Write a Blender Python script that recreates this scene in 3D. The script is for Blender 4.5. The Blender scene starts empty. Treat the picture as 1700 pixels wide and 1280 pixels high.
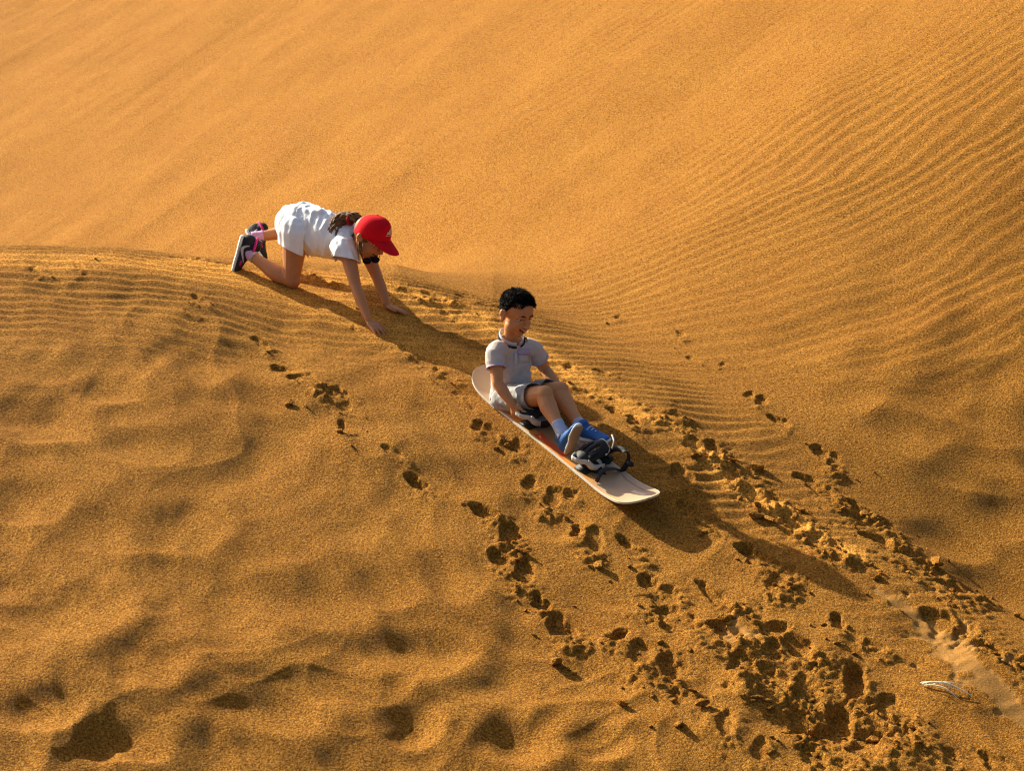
import bpy, bmesh, math, random
import numpy as np
from mathutils import Vector, Matrix, noise as mnoise
from mathutils.bvhtree import BVHTree
R = math.radians
scene = bpy.context.scene

# ---------------------------------------------------------------- camera, sky, sun, exposure
PITCH = R(12.0)
FPX = 4200.0                       # focal length in photo pixels (photo 1700 x 1280)
CAM = np.array([0.0, -11.74, 2.49])
RIGHT = np.array([1.0, 0, 0]); UP = np.array([0, math.sin(PITCH), math.cos(PITCH)])
FWD = np.array([0, math.cos(PITCH), -math.sin(PITCH)])
cam = bpy.data.objects.new('camera', bpy.data.cameras.new('camera'))
scene.collection.objects.link(cam); scene.camera = cam
cam.data.sensor_width = 36; cam.data.lens = 36 * FPX / 1700
cam.data.clip_start = 0.1; cam.data.clip_end = 2000
cam.location = CAM.tolist(); cam.rotation_euler = (R(90) - PITCH, 0, 0)

SUN_DIR = Vector((-0.67, 0.57, 0.515)).normalized()      # towards the sun: behind and left
elev = math.asin(SUN_DIR.z)
world = bpy.data.worlds.new('World'); scene.world = world; world.use_nodes = True
wn = world.node_tree.nodes; bg = wn['Background']
sky = wn.new('ShaderNodeTexSky'); sky.sky_type = 'NISHITA'; sky.sun_disc = False
sky.sun_elevation = elev; sky.sun_rotation = math.atan2(SUN_DIR.x, SUN_DIR.y)
sky.dust_density = 5.0
world.node_tree.links.new(sky.outputs[0], bg.inputs[0]); bg.inputs[1].default_value = 0.072
sd = bpy.data.lights.new('sun', 'SUN'); sd.energy = 5.0; sd.angle = R(0.6); sd.color = (1.0, 0.95, 0.76)
so = bpy.data.objects.new('sun', sd); scene.collection.objects.link(so)
so.rotation_euler = (-SUN_DIR).to_track_quat('-Z', 'Y').to_euler()
scene.view_settings.view_transform = 'Standard'; scene.view_settings.look = 'None'
scene.view_settings.gamma = 1.0; scene.view_settings.exposure = 1.12
scene.cycles.use_denoising = True; scene.cycles.denoising_prefilter = 'ACCURATE'; scene.cycles.pixel_filter_type = 'BLACKMAN_HARRIS'; scene.cycles.filter_width = 1.25

# ---------------------------------------------------------------- materials
def mat(name, col, rough=0.8, spec=0.3, bump=0.0, bscale=60.0, var=0.0, vscale=20.0, sss=0.0, sheen=0.0, col2=None):
    m = bpy.data.materials.new(name); m.use_nodes = True
    nt = m.node_tree; b = nt.nodes['Principled BSDF']; L = nt.links.new
    b.inputs['Base Color'].default_value = (*col, 1); b.inputs['Roughness'].default_value = rough
    b.inputs['Specular IOR Level'].default_value = spec
    if sss:
        b.inputs['Subsurface Weight'].default_value = sss
        b.inputs['Subsurface Radius'].default_value = (1.0, 0.35, 0.15); b.inputs['Subsurface Scale'].default_value = 0.006
    if sheen: b.inputs['Sheen Weight'].default_value = sheen
    tc = nt.nodes.new('ShaderNodeTexCoord')
    if var or col2:
        n = nt.nodes.new('ShaderNodeTexNoise'); n.inputs['Scale'].default_value = vscale; n.inputs['Detail'].default_value = 4
        L(tc.outputs['Object'], n.inputs['Vector'])
        r = nt.nodes.new('ShaderNodeValToRGB'); r.color_ramp.elements[0].position = 0.3; r.color_ramp.elements[1].position = 0.7
        c2 = col2 if col2 else tuple(min(1, c * (1 + var)) for c in col)
        r.color_ramp.elements[0].color = (*[c * (1 - var) for c in col], 1); r.color_ramp.elements[1].color = (*c2, 1)
        L(n.outputs['Fac'], r.inputs['Fac']); L(r.outputs['Color'], b.inputs['Base Color'])
    if bump:
        n2 = nt.nodes.new('ShaderNodeTexNoise'); n2.inputs['Scale'].default_value = bscale; n2.inputs['Detail'].default_value = 3
        L(tc.outputs['Object'], n2.inputs['Vector'])
        bp = nt.nodes.new('ShaderNodeBump'); bp.inputs['Strength'].default_value = bump; bp.inputs['Distance'].default_value = 0.004
        L(n2.outputs['Fac'], bp.inputs['Height']); L(bp.outputs['Normal'], b.inputs['Normal'])
    return m

def sand_material(name, tint=1.0):
    m = bpy.data.materials.new(name); m.use_nodes = True
    nt = m.node_tree; N = nt.nodes.new; L = nt.links.new; b = nt.nodes['Principled BSDF']
    b.inputs['Roughness'].default_value = 0.95; b.inputs['Specular IOR Level'].default_value = 0.08
    geo = N('ShaderNodeNewGeometry')
    smooth = N('ShaderNodeAttribute'); smooth.attribute_name = 'packed'
    n1 = N('ShaderNodeTexNoise'); n1.inputs['Scale'].default_value = 150; n1.inputs['Detail'].default_value = 3; n1.inputs['Roughness'].default_value = 0.8
    n2 = N('ShaderNodeTexNoise'); n2.inputs['Scale'].default_value = 2.2; n2.inputs['Detail'].default_value = 5
    n3 = N('ShaderNodeTexNoise'); n3.inputs['Scale'].default_value = 210; n3.inputs['Detail'].default_value = 1.5
    for n in (n1, n2, n3): L(geo.outputs['Position'], n.inputs['Vector'])
    r1 = N('ShaderNodeValToRGB'); e = r1.color_ramp.elements
    e[0].position = 0.36; e[0].color = (0.125 * tint, 0.038 * tint, 0.004 * tint, 1)
    e[1].position = 0.64; e[1].color = (0.56 * tint, 0.268 * tint, 0.046 * tint, 1)
    k = e.new(0.5); k.color = (0.330 * tint, 0.133 * tint, 0.0155 * tint, 1)
    n4 = N('ShaderNodeTexNoise'); n4.inputs['Scale'].default_value = 95; n4.inputs['Detail'].default_value = 2; L(geo.outputs['Position'], n4.inputs['Vector'])
    av = N('ShaderNodeMix'); av.data_type = 'FLOAT'; av.inputs[0].default_value = 0.45; L(n3.outputs['Fac'], av.inputs[2]); L(n4.outputs['Fac'], av.inputs[3]); L(av.outputs[0], r1.inputs['Fac'])
    r2 = N('ShaderNodeValToRGB'); e = r2.color_ramp.elements
    e[0].position = 0.3; e[0].color = (0.93, 0.90, 0.88, 1); e[1].position = 0.7; e[1].color = (1.05, 1.06, 1.08, 1)
    L(n2.outputs['Fac'], r2.inputs['Fac'])
    mul = N('ShaderNodeMix'); mul.data_type = 'RGBA'; mul.blend_type = 'MULTIPLY'; mul.inputs[0].default_value = 1
    L(r1.outputs[0], mul.inputs[6]); L(r2.outputs[0], mul.inputs[7])
    mx = N('ShaderNodeMix'); mx.data_type = 'RGBA'
    pk = N('ShaderNodeMath'); pk.operation = 'MULTIPLY'; pk.inputs[1].default_value = 0.62
    L(smooth.outputs['Fac'], pk.inputs[0]); L(pk.outputs[0], mx.inputs[0])
    mx.inputs[7].default_value = (0.37 * tint, 0.185 * tint, 0.052 * tint, 1)
    pale = N('ShaderNodeAttribute'); pale.attribute_name = 'pale'
    mp = N('ShaderNodeMix'); mp.data_type = 'RGBA'; mp.blend_type = 'MULTIPLY'; mp.inputs[7].default_value = (1.75, 1.82, 2.1, 1)
    L(pale.outputs['Fac'], mp.inputs[0]); L(mul.outputs[2], mp.inputs[6]); L(mp.outputs[2], mx.inputs[6]); L(mx.outputs[2], b.inputs['Base Color'])
    inv = N('ShaderNodeMath'); inv.operation = 'MULTIPLY_ADD'; inv.inputs[1].default_value = -0.8; inv.inputs[2].default_value = 1.0
    L(smooth.outputs['Fac'], inv.inputs[0])
    pv = N('ShaderNodeMath'); pv.operation = 'MULTIPLY_ADD'; pv.inputs[1].default_value = -0.45; L(pale.outputs['Fac'], pv.inputs[0]); L(inv.outputs[0], pv.inputs[2]); inv = pv
    bp = N('ShaderNodeBump'); bp.inputs['Distance'].default_value = 0.019
    st = N('ShaderNodeMath'); st.operation = 'MULTIPLY'; st.inputs[1].default_value = GRAIN
    L(inv.outputs[0], st.inputs[0]); L(st.outputs[0], bp.inputs['Strength'])
    ah = N('ShaderNodeMix'); ah.data_type = 'FLOAT'; ah.inputs[0].default_value = 0.5; L(n1.outputs['Fac'], ah.inputs[2]); L(n4.outputs['Fac'], ah.inputs[3])
    L(ah.outputs[0], bp.inputs['Height']); L(bp.outputs['Normal'], b.inputs['Normal'])
    return m
GRAIN = 1.0

# ---------------------------------------------------------------- object helpers
COL = scene.collection
def tag(o, label=None, cat=None, group=None, kind=None):
    for k, v in (('label', label), ('category', cat), ('group', group), ('kind', kind)):
        if v: o[k] = v
    return o
def empty(name, loc):
    o = bpy.data.objects.new(name, None); o.empty_display_size = 0.05; o.location = loc; COL.objects.link(o); return o
def link(name, me, material=None, parent=None, smooth=True):
    o = bpy.data.objects.new(name, me); COL.objects.link(o)
    if material is not None:
        me.materials.clear(); me.materials.append(material)
    if smooth and len(me.polygons): me.polygons.foreach_set('use_smooth', [True] * len(me.polygons))
    if parent is not None:
        bpy.context.view_layer.update()
        o.parent = parent; o.matrix_parent_inverse = world_matrix(parent).inverted()
    return o
def world_matrix(o):
    return (world_matrix(o.parent) @ o.matrix_parent_inverse if o.parent else Matrix.Identity(4)) @ Matrix.LocRotScale(o.location, o.rotation_euler, o.scale)
def PX(px, py, d):
    """photo pixel and distance along the view axis -> world point"""
    v = CAM + d * (FWD + RIGHT * (px - 850) / FPX - UP * (py - 640) / FPX)
    return Vector(v.tolist())
# ---------------------------------------------------------------- numpy noise
_rs = np.random.RandomState(7)
_perm = _rs.permutation(4096); _ang = _rs.rand(4096) * 2 * np.pi
_gx, _gy = np.cos(_ang), np.sin(_ang)
def gnoise(x, y, seed=0):
    x = np.asarray(x, float) + seed * 37.17; y = np.asarray(y, float) + seed * 91.73
    xi = np.floor(x).astype(np.int64); yi = np.floor(y).astype(np.int64); fx = x - xi; fy = y - yi
    def g(ix, iy, dx, dy):
        h = _perm[(_perm[ix & 4095] + iy) & 4095]
        return _gx[h] * dx + _gy[h] * dy
    u = fx * fx * fx * (fx * (fx * 6 - 15) + 10); v = fy * fy * fy * (fy * (fy * 6 - 15) + 10)
    a = g(xi, yi, fx, fy); b = g(xi + 1, yi, fx - 1, fy); c = g(xi, yi + 1, fx, fy - 1); d = g(xi + 1, yi + 1, fx - 1, fy - 1)
    return (a + (b - a) * u + ((c + (d - c) * u) - (a + (b - a) * u)) * v) * 1.5
def fbm(x, y, octv=3, seed=0, gain=0.5):
    s = 0; a = 1; f = 1
    for i in range(octv):
        s = s + a * gnoise(x * f, y * f, seed + i * 3); a *= gain; f *= 2.03
    return s
def sstep(a, b, x):
    t = np.clip((x - a) / (b - a), 0, 1); return t * t * (3 - 2 * t)
def softplus(x, w): return w * np.logaddexp(0, x / w)
def smax(a, b, w): return b + softplus(a - b, w)

# ---------------------------------------------------------------- the dune, as a height field
def crest_y(x):
    return np.interp(x, [-30, -6, -2.7, -1.6, -1.1, -0.6, -0.1, 0.5, 1.0, 2.0, 3.2, 30], [1.3, 1.00, 0.92, 1.02, 1.16, 1.22, 1.0, 0.35, -0.35, -1.6, -2.8, -20])
def dune_front(x, y):
    v = y - crest_y(x)
    k = 0.52 + (0.16 - 0.52) * sstep(-1.5, 0.2, x)
    s = 0.30
    roll = -0.06 * softplus(v + 0.9, 0.4) - 0.15 * softplus(v + 0.42, 0.08)                       # flatter towards the crest
    tilt = -0.185 * x - 0.085 * softplus(-x - 1.45, 0.15)
    return 0.13 + tilt + s * v + 0.17 * crest_y(x) + 0.13 * (crest_y(x) - np.interp(x, [-30, -6, -2.7, -1.1, 0, 1.0, 2.0, 3.2, 30], [1.6, 1.3, 1.08, 1.0, 0.45, -0.45, -1.6, -2.8, -20])) + roll - k * softplus(v - 0.05, 0.13)
def dune_back(x, y):
    g = -0.10 + 0.60 * sstep(-1.0, 3.4, y)
    xs = 6 * np.tanh(x / 6) + 0.25 * np.clip(x, -60, 60) * (np.abs(x) > 0)      # less steep far out to the sides
    xs = np.where(np.abs(x) < 1e9, xs * 0.80, xs)
    return -0.05 + g * (xs - 0.95) + 0.24 * y - 0.35 * softplus(-y - 0.5, 0.25)
def base_h(x, y):
    return smax(dune_front(x, y), dune_back(x, y), 0.10)
def ground_hit(px, py, h=None):
    """walk along the ray through a photo pixel until it meets the dune"""
    h = h or base_h
    px = np.atleast_1d(np.asarray(px, float)); py = np.atleast_1d(np.asarray(py, float))
    d = FWD[None] + RIGHT[None] * ((px - 850) / FPX)[:, None] - UP[None] * ((py - 640) / FPX)[:, None]
    t = np.full(len(px), 7.0); done = np.zeros(len(px), bool); st = 0.05
    for i in range(900):
        p = CAM[None] + d * t[:, None]
        under = p[:, 2] < h(p[:, 0], p[:, 1])
        done |= under
        t = np.where(done, t, t + st)
        if done.all(): break
    lo = t - st; hi = t.copy()
    for i in range(14):
        m = (lo + hi) / 2; p = CAM[None] + d * m[:, None]
        u = p[:, 2] < h(p[:, 0], p[:, 1]); hi = np.where(u, m, hi); lo = np.where(u, lo, m)
    p = CAM[None] + d * hi[:, None]
    return p
# ---------------------------------------------------------------- marks in the sand (photo pixels -> places on the dune)
# soft wind-filled dimples: px, py, radius m, depth m
DIMPLES = [(60,695,.22,.045),(200,600,.20,.02),(330,590,.22,.02),(180,640,.16,.018),(70,610,.18,.02),(40,830,.2,.03),(230,740,.2,.02),
 (560,880,.2,.012),(700,1085,.20,.05),(600,1085,.2,.015),(60,1175,.16,.05),(205,1225,.17,.06),(685,1208,.13,.038),(470,1180,.2,.03),
 (990,1240,.14,.03),(640,985,.16,.02),(450,905,.2,.012),(310,870,.22,.02),(240,1100,.2,.02),(120,1010,.24,.02),(520,1000,.25,.018),
 (1530,650,.22,.015),(1600,760,.24,.018),(1500,720,.2,.02),(1680,850,.2,.02),(1450,600,.2,.015),(1560,900,.18,.02),(830,1130,.2,.02),
 (1000,1150,.2,.02),(380,1060,.2,.02),(900,860,.2,.02),(1620,560,.2,.02),(560,1140,.18,.02),(820,1230,.16,.02),
 (740,790,.2,.012),(1480,510,.25,.02),(1340,560,.25,.012),(430,600,.22,.014),(10,960,.2,.02),(180,870,.24,.02),(1180,700,.2,.01),
 (1640,980,.22,.018),(1560,1060,.2,.02),(1650,700,.2,.02),(1420,660,.15,.015),(740,960,.2,.02),(870,1240,.14,.03)]
# sharp prints: px, py, length m, width m, depth m, clods thrown downhill (0..3)
PRINTS = [(432,566,.10,.05,.025,1),(462,606,.09,.06,.05,1),(480,612,.09,.05,.03,1),(505,632,.16,.10,.045,3),(545,652,.09,.05,.03,1),(568,652,.09,.05,.03,1),
 (575,672,.08,.05,.02,1),(570,704,.10,.05,.045,1),(648,754,.11,.05,.035,1),(688,798,.12,.07,.085,1),(800,850,.13,.08,.09,2),(845,885,.15,.10,.06,3),
 (828,925,.13,.08,.08,2),(872,950,.16,.09,.06,3),(894,997,.13,.07,.08,2),(930,1035,.17,.10,.06,3),(1028,1055,.12,.07,.07,2),(1065,1088,.17,.11,.06,3),
 (1110,1108,.15,.10,.06,3),(765,660,.09,.05,.04,1),(785,672,.11,.06,.05,1),(795,708,.09,.06,.05,1),(815,714,.10,.06,.04,2),(860,740,.12,.07,.05,1),
 (885,750,.10,.06,.03,1),(880,800,.12,.07,.05,1),(920,826,.14,.08,.05,2),(945,825,.07,.06,.05,1),(958,882,.11,.06,.06,1),(985,900,.15,.08,.04,3),
 (1036,898,.09,.06,.06,1),(1052,912,.11,.06,.03,2),(1130,792,.15,.09,.05,1),(1142,846,.12,.07,.06,2),(1165,860,.10,.06,.03,2),
 (902,592,.08,.05,.03,0),(945,608,.09,.05,.035,0),(998,615,.09,.05,.035,0),(930,633,.10,.06,.03,1),(965,652,.10,.05,.03,1),(1020,687,.10,.06,.05,1),
 (1052,707,.11,.06,.05,1),(1085,690,.09,.06,.02,2),(1125,690,.09,.06,.02,2),(1150,740,.12,.07,.03,3),(1185,748,.13,.08,.05,3),(1210,790,.12,.07,.04,3),
 (1250,826,.14,.09,.06,3),(1285,830,.12,.08,.03,3),(1318,872,.14,.09,.07,2),(1355,905,.14,.09,.05,3),(1395,920,.13,.08,.04,3),(1453,902,.14,.10,.07,2),
 (1490,925,.15,.09,.04,3),(1540,950,.15,.10,.05,3),(1578,980,.15,.11,.07,3),(1556,1030,.15,.11,.07,2),(1600,1050,.14,.09,.04,3),(1640,1085,.14,.08,.04,2),
 (1690,1110,.12,.08,.04,1),(1245,922,.15,.09,.10,1),(1280,945,.14,.09,.05,3),(1300,965,.18,.12,.05,3),(1338,797,.11,.08,.06,1),(1362,815,.15,.09,.05,3),
 (1362,752,.11,.07,.05,1),(1385,768,.13,.07,.03,2),(1245,655,.09,.05,.03,1),(1263,665,.10,.06,.04,1),(1288,697,.09,.06,.05,0),(1303,705,.09,.05,.03,1),
 (1028,523,.10,.04,.025,1),(1130,553,.09,.04,.02,1),(1150,594,.09,.04,.025,1),(1200,603,.06,.03,.02,0),(1425,848,.13,.08,.06,2),(1440,872,.14,.07,.04,2),
 (1077,965,.12,.08,.07,1),(1105,990,.17,.12,.05,3),(1120,1030,.22,.16,.07,1),(1185,990,.20,.07,.05,3),(1205,1055,.16,.10,.08,2),(1290,1055,.13,.09,.08,1),
 (1322,1080,.15,.11,.06,3),(1283,1090,.12,.08,.06,1),(1392,1038,.12,.06,.07,1),(1418,1058,.10,.06,.03,2),(1450,1075,.10,.06,.04,2),(1235,1115,.16,.12,.06,3),
 (1285,1130,.17,.10,.06,3),(1340,1150,.15,.10,.05,3),(1420,1135,.22,.09,.12,2),(1480,1170,.16,.11,.06,3),(1500,1205,.16,.12,.05,3),(1385,1208,.26,.12,.09,2),
 (1440,1240,.2,.14,.06,3),(1330,1200,.14,.10,.05,3),(1180,1178,.14,.06,.03,0),(1205,1210,.16,.07,.05,0),(1262,1255,.12,.06,.04,1),(1350,1262,.15,.09,.06,3),
 (1655,1272,.16,.09,.05,2),(1580,1262,.12,.07,.03,1),(325,502,.08,.05,.02,1),(338,508,.06,.04,.02,1),(315,528,.08,.04,.015,0),(590,547,.06,.03,.015,0),
 (672,584,.07,.04,.025,0),(725,618,.08,.05,.03,1),(745,630,.08,.05,.02,1),(700,600,.08,.05,.015,1),(1125,1165,.10,.06,.04,1),(480,462,.10,.04,.02,1),
 (505,452,.08,.05,.02,3),(535,465,.10,.05,.02,2),(560,478,.09,.05,.02,1),(680,488,.12,.05,.02,2),(720,492,.12,.05,.02,2),(770,490,.10,.04,.02,1),
 (650,470,.1,.05,.015,1),(740,520,.10,.05,.015,1),(800,500,.1,.04,.015,1),(110,413,.10,.04,.02,2),(150,418,.1,.04,.02,1),(205,424,.10,.04,.02,2),
 (295,438,.10,.04,.02,1),(370,445,.1,.05,.02,1),(60,455,.12,.05,.02,1),(130,452,.10,.04,.015,0),(205,425,.08,.04,.02,1)]
# rough churned bands along the sliding track: px0, py0, px1, py1, half width m, strength
CHURN = [(560,455,800,520,.16,.5),(780,500,960,640,.14,.35),(930,610,1130,730,.12,.8),(1100,690,1260,800,.13,1.0),(1180,760,1330,860,.11,1.0),
 (1300,850,1460,950,.13,1.0),(1430,880,1600,1010,.15,1.1),(1540,970,1700,1110,.12,.9),(1200,1050,1360,1160,.15,.9),(1330,1130,1520,1240,.20,.9),
 (1350,1220,1560,1290,.18,.8),(1060,980,1230,1010,.12,1.0),(1360,820,1460,900,.08,.8),(1050,1060,1130,1120,.09,1.0),(1240,930,1320,985,.09,.9),
 (1200,1090,1320,1210,.12,.8),(0,440,380,450,.12,.25),(820,870,890,950,.08,.9),(900,1010,980,1060,.08,.9)]
# pressed, slick sand left by the board
SLICK = [(1455,985,1560,1050,.035),(1540,1040,1700,1190,.07),(1210,1045,1240,1065,.04),(1560,1050,1610,1080,.045),]
TRACK = [(0,440,300,452,.17),(300,452,480,478,.19),(480,478,640,535,.22),(560,465,700,500,.22),(640,535,800,610,.16),(700,490,860,560,.16),(860,560,1000,650,.12),(1000,650,1200,770,.08),(1200,790,1420,930,.07)]
def seg_dist(x, y, a, b):
    d = b - a; L2 = (d ** 2).sum(); t = np.clip(((x - a[0]) * d[0] + (y - a[1]) * d[1]) / L2, 0, 1)
    return np.hypot(x - a[0] - t * d[0], y - a[1] - t * d[1])
GRAD = 0.02
def downhill(x, y):
    gx = (base_h(x + GRAD, y) - base_h(x - GRAD, y)); gy = (base_h(x, y + GRAD) - base_h(x, y - GRAD))
    v = -np.array([float(gx), float(gy)]); return v / (np.hypot(*v) + 1e-9)

def build_heights(X, Y):
    H = base_h(X, Y)
    xs, ys = X[0], Y[:, 0]
    packed = np.zeros_like(H); pale = np.zeros_like(H)
    front = sstep(0.45, -0.25, Y - crest_y(X))                    # 1 on the near face
    def window(cx, cy, r):
        i0, i1 = np.searchsorted(xs, [cx - r, cx + r]); j0, j1 = np.searchsorted(ys, [cy - r, cy + r])
        return slice(j0, j1), slice(i0, i1)
    # long swells and the lumpy wind-softened face
    wx = X + 0.25 * gnoise(X * 0.9, Y * 0.9, 5); wy = Y + 0.25 * gnoise(X * 0.9, Y * 0.9, 6)
    H += 0.035 * fbm(X * 0.5, Y * 0.5, 3, 11)
    low = sstep(0.3, -1.4, Y - crest_y(X) + 0.35 * gnoise(X * .6, Y * .6, 9))
    lumps = fbm(wx * 1.9, wy * 1.5, 3, 21)
    H += low * 0.022 * lumps + low * sstep(-1.2, -2.8, Y) * 0.012 * fbm(wx * 3.4, wy * 2.8, 2, 25)
    rdg = (1 - np.abs(gnoise(wx * 2.1, wy * 1.7, 27)) * 1.6).clip(0, 1) ** 3; rdg2 = (1 - np.abs(gnoise(wx * 3.6 + 5, wy * 3.0, 28)) * 1.8).clip(0, 1) ** 3
    H += low * (0.010 * rdg + 0.007 * rdg2 * sstep(-0.8, -2.2, Y)) * (0.4 + 0.6 * sstep(-.4, .4, gnoise(X * .9, Y * .9, 29)))
    rightlow = sstep(1.2, 2.6, X) * sstep(1.8, 0.4, Y) * sstep(-3.5, -1.5, Y)
    H += rightlow * 0.035 * fbm(wx * 1.7, wy * 1.4, 2, 31)
    # wind ripples: fine, nearly level on the near face, sweeping up to the right on the far face
    sweep = 0.105 * np.clip(X + 1.0, 0, 40) ** 1.75 + 0.02 * X
    u = Y - sweep
    warp = 0.10 * gnoise(X * 0.8, Y * 1.2, 41) + 0.035 * gnoise(X * 2.6, Y * 4.0, 42) + 0.012 * gnoise(X * 7, Y * 9, 43)
    dist = np.clip((Y - 1.0) / 6, 0, 1)
    def ripple(lam, w):
        p = (u + warp * w) / lam; f = p - np.floor(p)
        return np.where(f < 0.62, f / 0.62, (1 - f) / 0.38)      # steep on the lee (front) side
    def softr(r): return r * r * (3 - 2 * r)
    fineband = sstep(-1.75, -0.35, Y - crest_y(X) + 0.3 * gnoise(X * .8, Y * .8, 51)) * sstep(0.55, -0.1, Y - crest_y(X)) * sstep(2.4, 0.6, X)
    H += fineband * (0.35 + 0.65 * sstep(-.5, .35, gnoise(X * 1.1, Y * 2.2, 52))) * 0.0105 * softr(ripple(0.080, 1.0))
    back = sstep(-0.25, 0.5, Y - crest_y(X))
    rmask = back * sstep(-1.6, 1.2, X - 0.03 * (Y - 1.5)) * sstep(26, 9, Y)
    rmask = rmask * (0.5 + 0.5 * sstep(-.45, .35, gnoise(X * .5, Y * .7, 53)))
    rmask = rmask * sstep(-0.4, 0.7, Y - 0.15 * X + 0.4 * gnoise(X * .7, Y * .7, 55))
    r2 = softr(ripple(0.112, 1.2))
    amp = 0.0076 - 0.0028 * sstep(1.5, 4, X)
    H += rmask * amp * r2
    # faint avalanche streaks down the far slope at the left
    s1 = (X * 0.55 + Y * -0.5); s2 = X * 0.5 + Y * 0.55
    H += back * sstep(2.5, -1.0, X - 0.2 * Y) * sstep(2.0, 4.0, Y) * 0.010 * fbm(s1 * 2.2, s2 * 0.28, 3, 61)
    H += back * sstep(2.5, 4.0, Y) * 0.004 * fbm(s1 * 5.0, s2 * 0.5, 2, 65)
    # dimples
    pts = ground_hit([d[0] for d in DIMPLES], [d[1] for d in DIMPLES])
    for (px, py, r, dp), p in zip(DIMPLES, pts):
        J, I = window(p[0], p[1], r * 2.6); x = X[J, I] - p[0]; y = Y[J, I] - p[1]
        w = 0.25 * gnoise(X[J, I] * 4, Y[J, I] * 4, 71)
        d = np.hypot(x / r, y / (r * 0.9)) * (1 + w); dp = dp * 0.60 + .004; dirn = ((x * .55 - y * .8) / (np.hypot(x, y) + 1e-6) * .5 + .5) ** 1.5
        H[J, I] += -dp * sstep(1.15, 0.1, d) + 0.42 * dp * dirn * np.exp(-((d - 1.12) / np.where(d < 1.12, .20, .42)) ** 2)
    # churned sand
    chaos = fbm(X * 9, Y * 9, 3, 81); crumb = np.abs(fbm(X * 20, Y * 20, 3, 85)); crumb2 = np.abs(gnoise(X * 38, Y * 38, 89))
    for (ax, ay, bx, by, hw, s) in CHURN:
        q = ground_hit([ax, bx], [ay, by]); a, b = q[0, :2], q[1, :2]; c = (a + b) / 2; rr = np.hypot(*(b - a)) / 2 + hw * 2.2
        J, I = window(c[0], c[1], rr)
        d = seg_dist(X[J, I], Y[J, I], a, b) * (1 + 0.6 * chaos[J, I])
        m = sstep(hw * 1.25, hw * 0.45, d) * s
        H[J, I] += m * 0.17 * (0.014 * chaos[J, I] + 0.030 * (crumb[J, I] - 0.3) + 0.012 * (crumb2[J, I] - 0.2))
    # the broad trampled track along the crest: paler, finer sand
    for (ax, ay, bx, by, hw) in TRACK:
        q = ground_hit([ax, bx], [ay, by]); a, b = q[0, :2], q[1, :2]; c = (a + b) / 2; rr = np.hypot(*(b - a)) / 2 + hw * 3
        J, I = window(c[0], c[1], rr)
        d = seg_dist(X[J, I], Y[J, I], a, b) * (1 + 0.35 * chaos[J, I]) + 0.06 * gnoise(X[J, I] * 3, Y[J, I] * 3, 95)
        pale[J, I] = np.maximum(pale[J, I], sstep(hw * 1.1, hw * 0.4, d) * (0.75 + .25 * chaos[J, I]).clip(0, 1))
    # slick sand pressed by the board
    for (ax, ay, bx, by, hw) in SLICK:
        q = ground_hit([ax, bx], [ay, by]); a, b = q[0, :2], q[1, :2]; c = (a + b) / 2; rr = np.hypot(*(b - a)) / 2 + hw * 3
        J, I = window(c[0], c[1], rr)
        d = seg_dist(X[J, I], Y[J, I], a, b) * (1 + 0.9 * chaos[J, I])
        m = sstep(hw * 1.1, hw * 0.55, d)
        packed[J, I] = np.maximum(packed[J, I], m); H[J, I] -= 0.006 * m
    # foot prints with broken rims
    pts = ground_hit([d[0] for d in PRINTS], [d[1] for d in PRINTS])
    rnd = random.Random(5)
    cut = np.zeros_like(H); pile = np.zeros_like(H)
    for (px, py, ln, wd, dp, cl), p in zip(PRINTS, pts):
        dv = downhill(p[0], p[1]); a = math.atan2(dv[1], dv[0]) + rnd.uniform(-.5, .5); ca, sa = math.cos(a), math.sin(a)
        J, I = window(p[0], p[1], ln * 3.0); x = X[J, I] - p[0]; y = Y[J, I] - p[1]
        U = x * ca + y * sa; V = -x * sa + y * ca
        ln_, wd_ = ln, wd; ln, wd = ln * .86, wd * .82; w = 0.45 * gnoise(X[J, I] * 14, Y[J, I] * 14, 91) + 0.22 * gnoise(X[J, I] * 34, Y[J, I] * 34, 92)
        d = np.minimum(np.hypot((U - ln * .16) / (ln * .42), V / (wd * .60)), np.hypot((U + ln * .26) / (ln * .34), V / (wd * .47))) * (1 + w); dp *= 0.342
        cut[J, I] = np.maximum(cut[J, I], dp * sstep(1.12, 0.72, d) * (0.85 - 0.55 * U / ln).clip(.3, 1.3))
        mound = np.exp(-((U - ln * 1.05) / (ln * .55)) ** 2 - (V / (wd * 1.0)) ** 2) * sstep(0.9, 1.25, d)
        m = mound * (0.15 * dp + 0.003 * cl + (0.013 if cl > 1 else 0.006) * (0.5 * chaos[J, I] + 1.8 * crumb[J, I] - 0.2)) + 0.13 * dp * np.exp(-((d - 1.3) / .3) ** 2)
        pile[J, I] = np.where(np.abs(m) > np.abs(pile[J, I]), m, pile[J, I])
    H += pile * (1 - cut / 0.06).clip(0, 1) - cut
    # press_board: the sand lies level under the board
    A = np.array([-0.124, -0.394, 0.003]); u = np.array([0.55435, -0.78318, -0.28163]); w = np.array([0.83064, 0.54188, 0.12809]); w = w - u * (w @ u); w /= np.linalg.norm(w); n = np.cross(u, w)
    zp = A[2] - ((X - A[0]) * n[0] + (Y - A[1]) * n[1]) / n[2]
    P = np.stack([X - A[0], Y - A[1], zp - A[2]], -1); ss = P @ u; ll = P @ w - 0.118
    e = np.maximum(np.abs(ll) - 0.13, np.maximum(-0.06 - ss, ss - 0.98))
    k = sstep(0.16, 0.0, e); H = H * (1 - k) + np.minimum(H, zp - 0.002) * k; k2 = sstep(0.09, 0.01, e) * sstep(.0, .002, zp - .004 - H) * .8
    H = H + (zp - 0.004 - H) * k2
    return H, packed, pale * (1 - packed)

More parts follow.
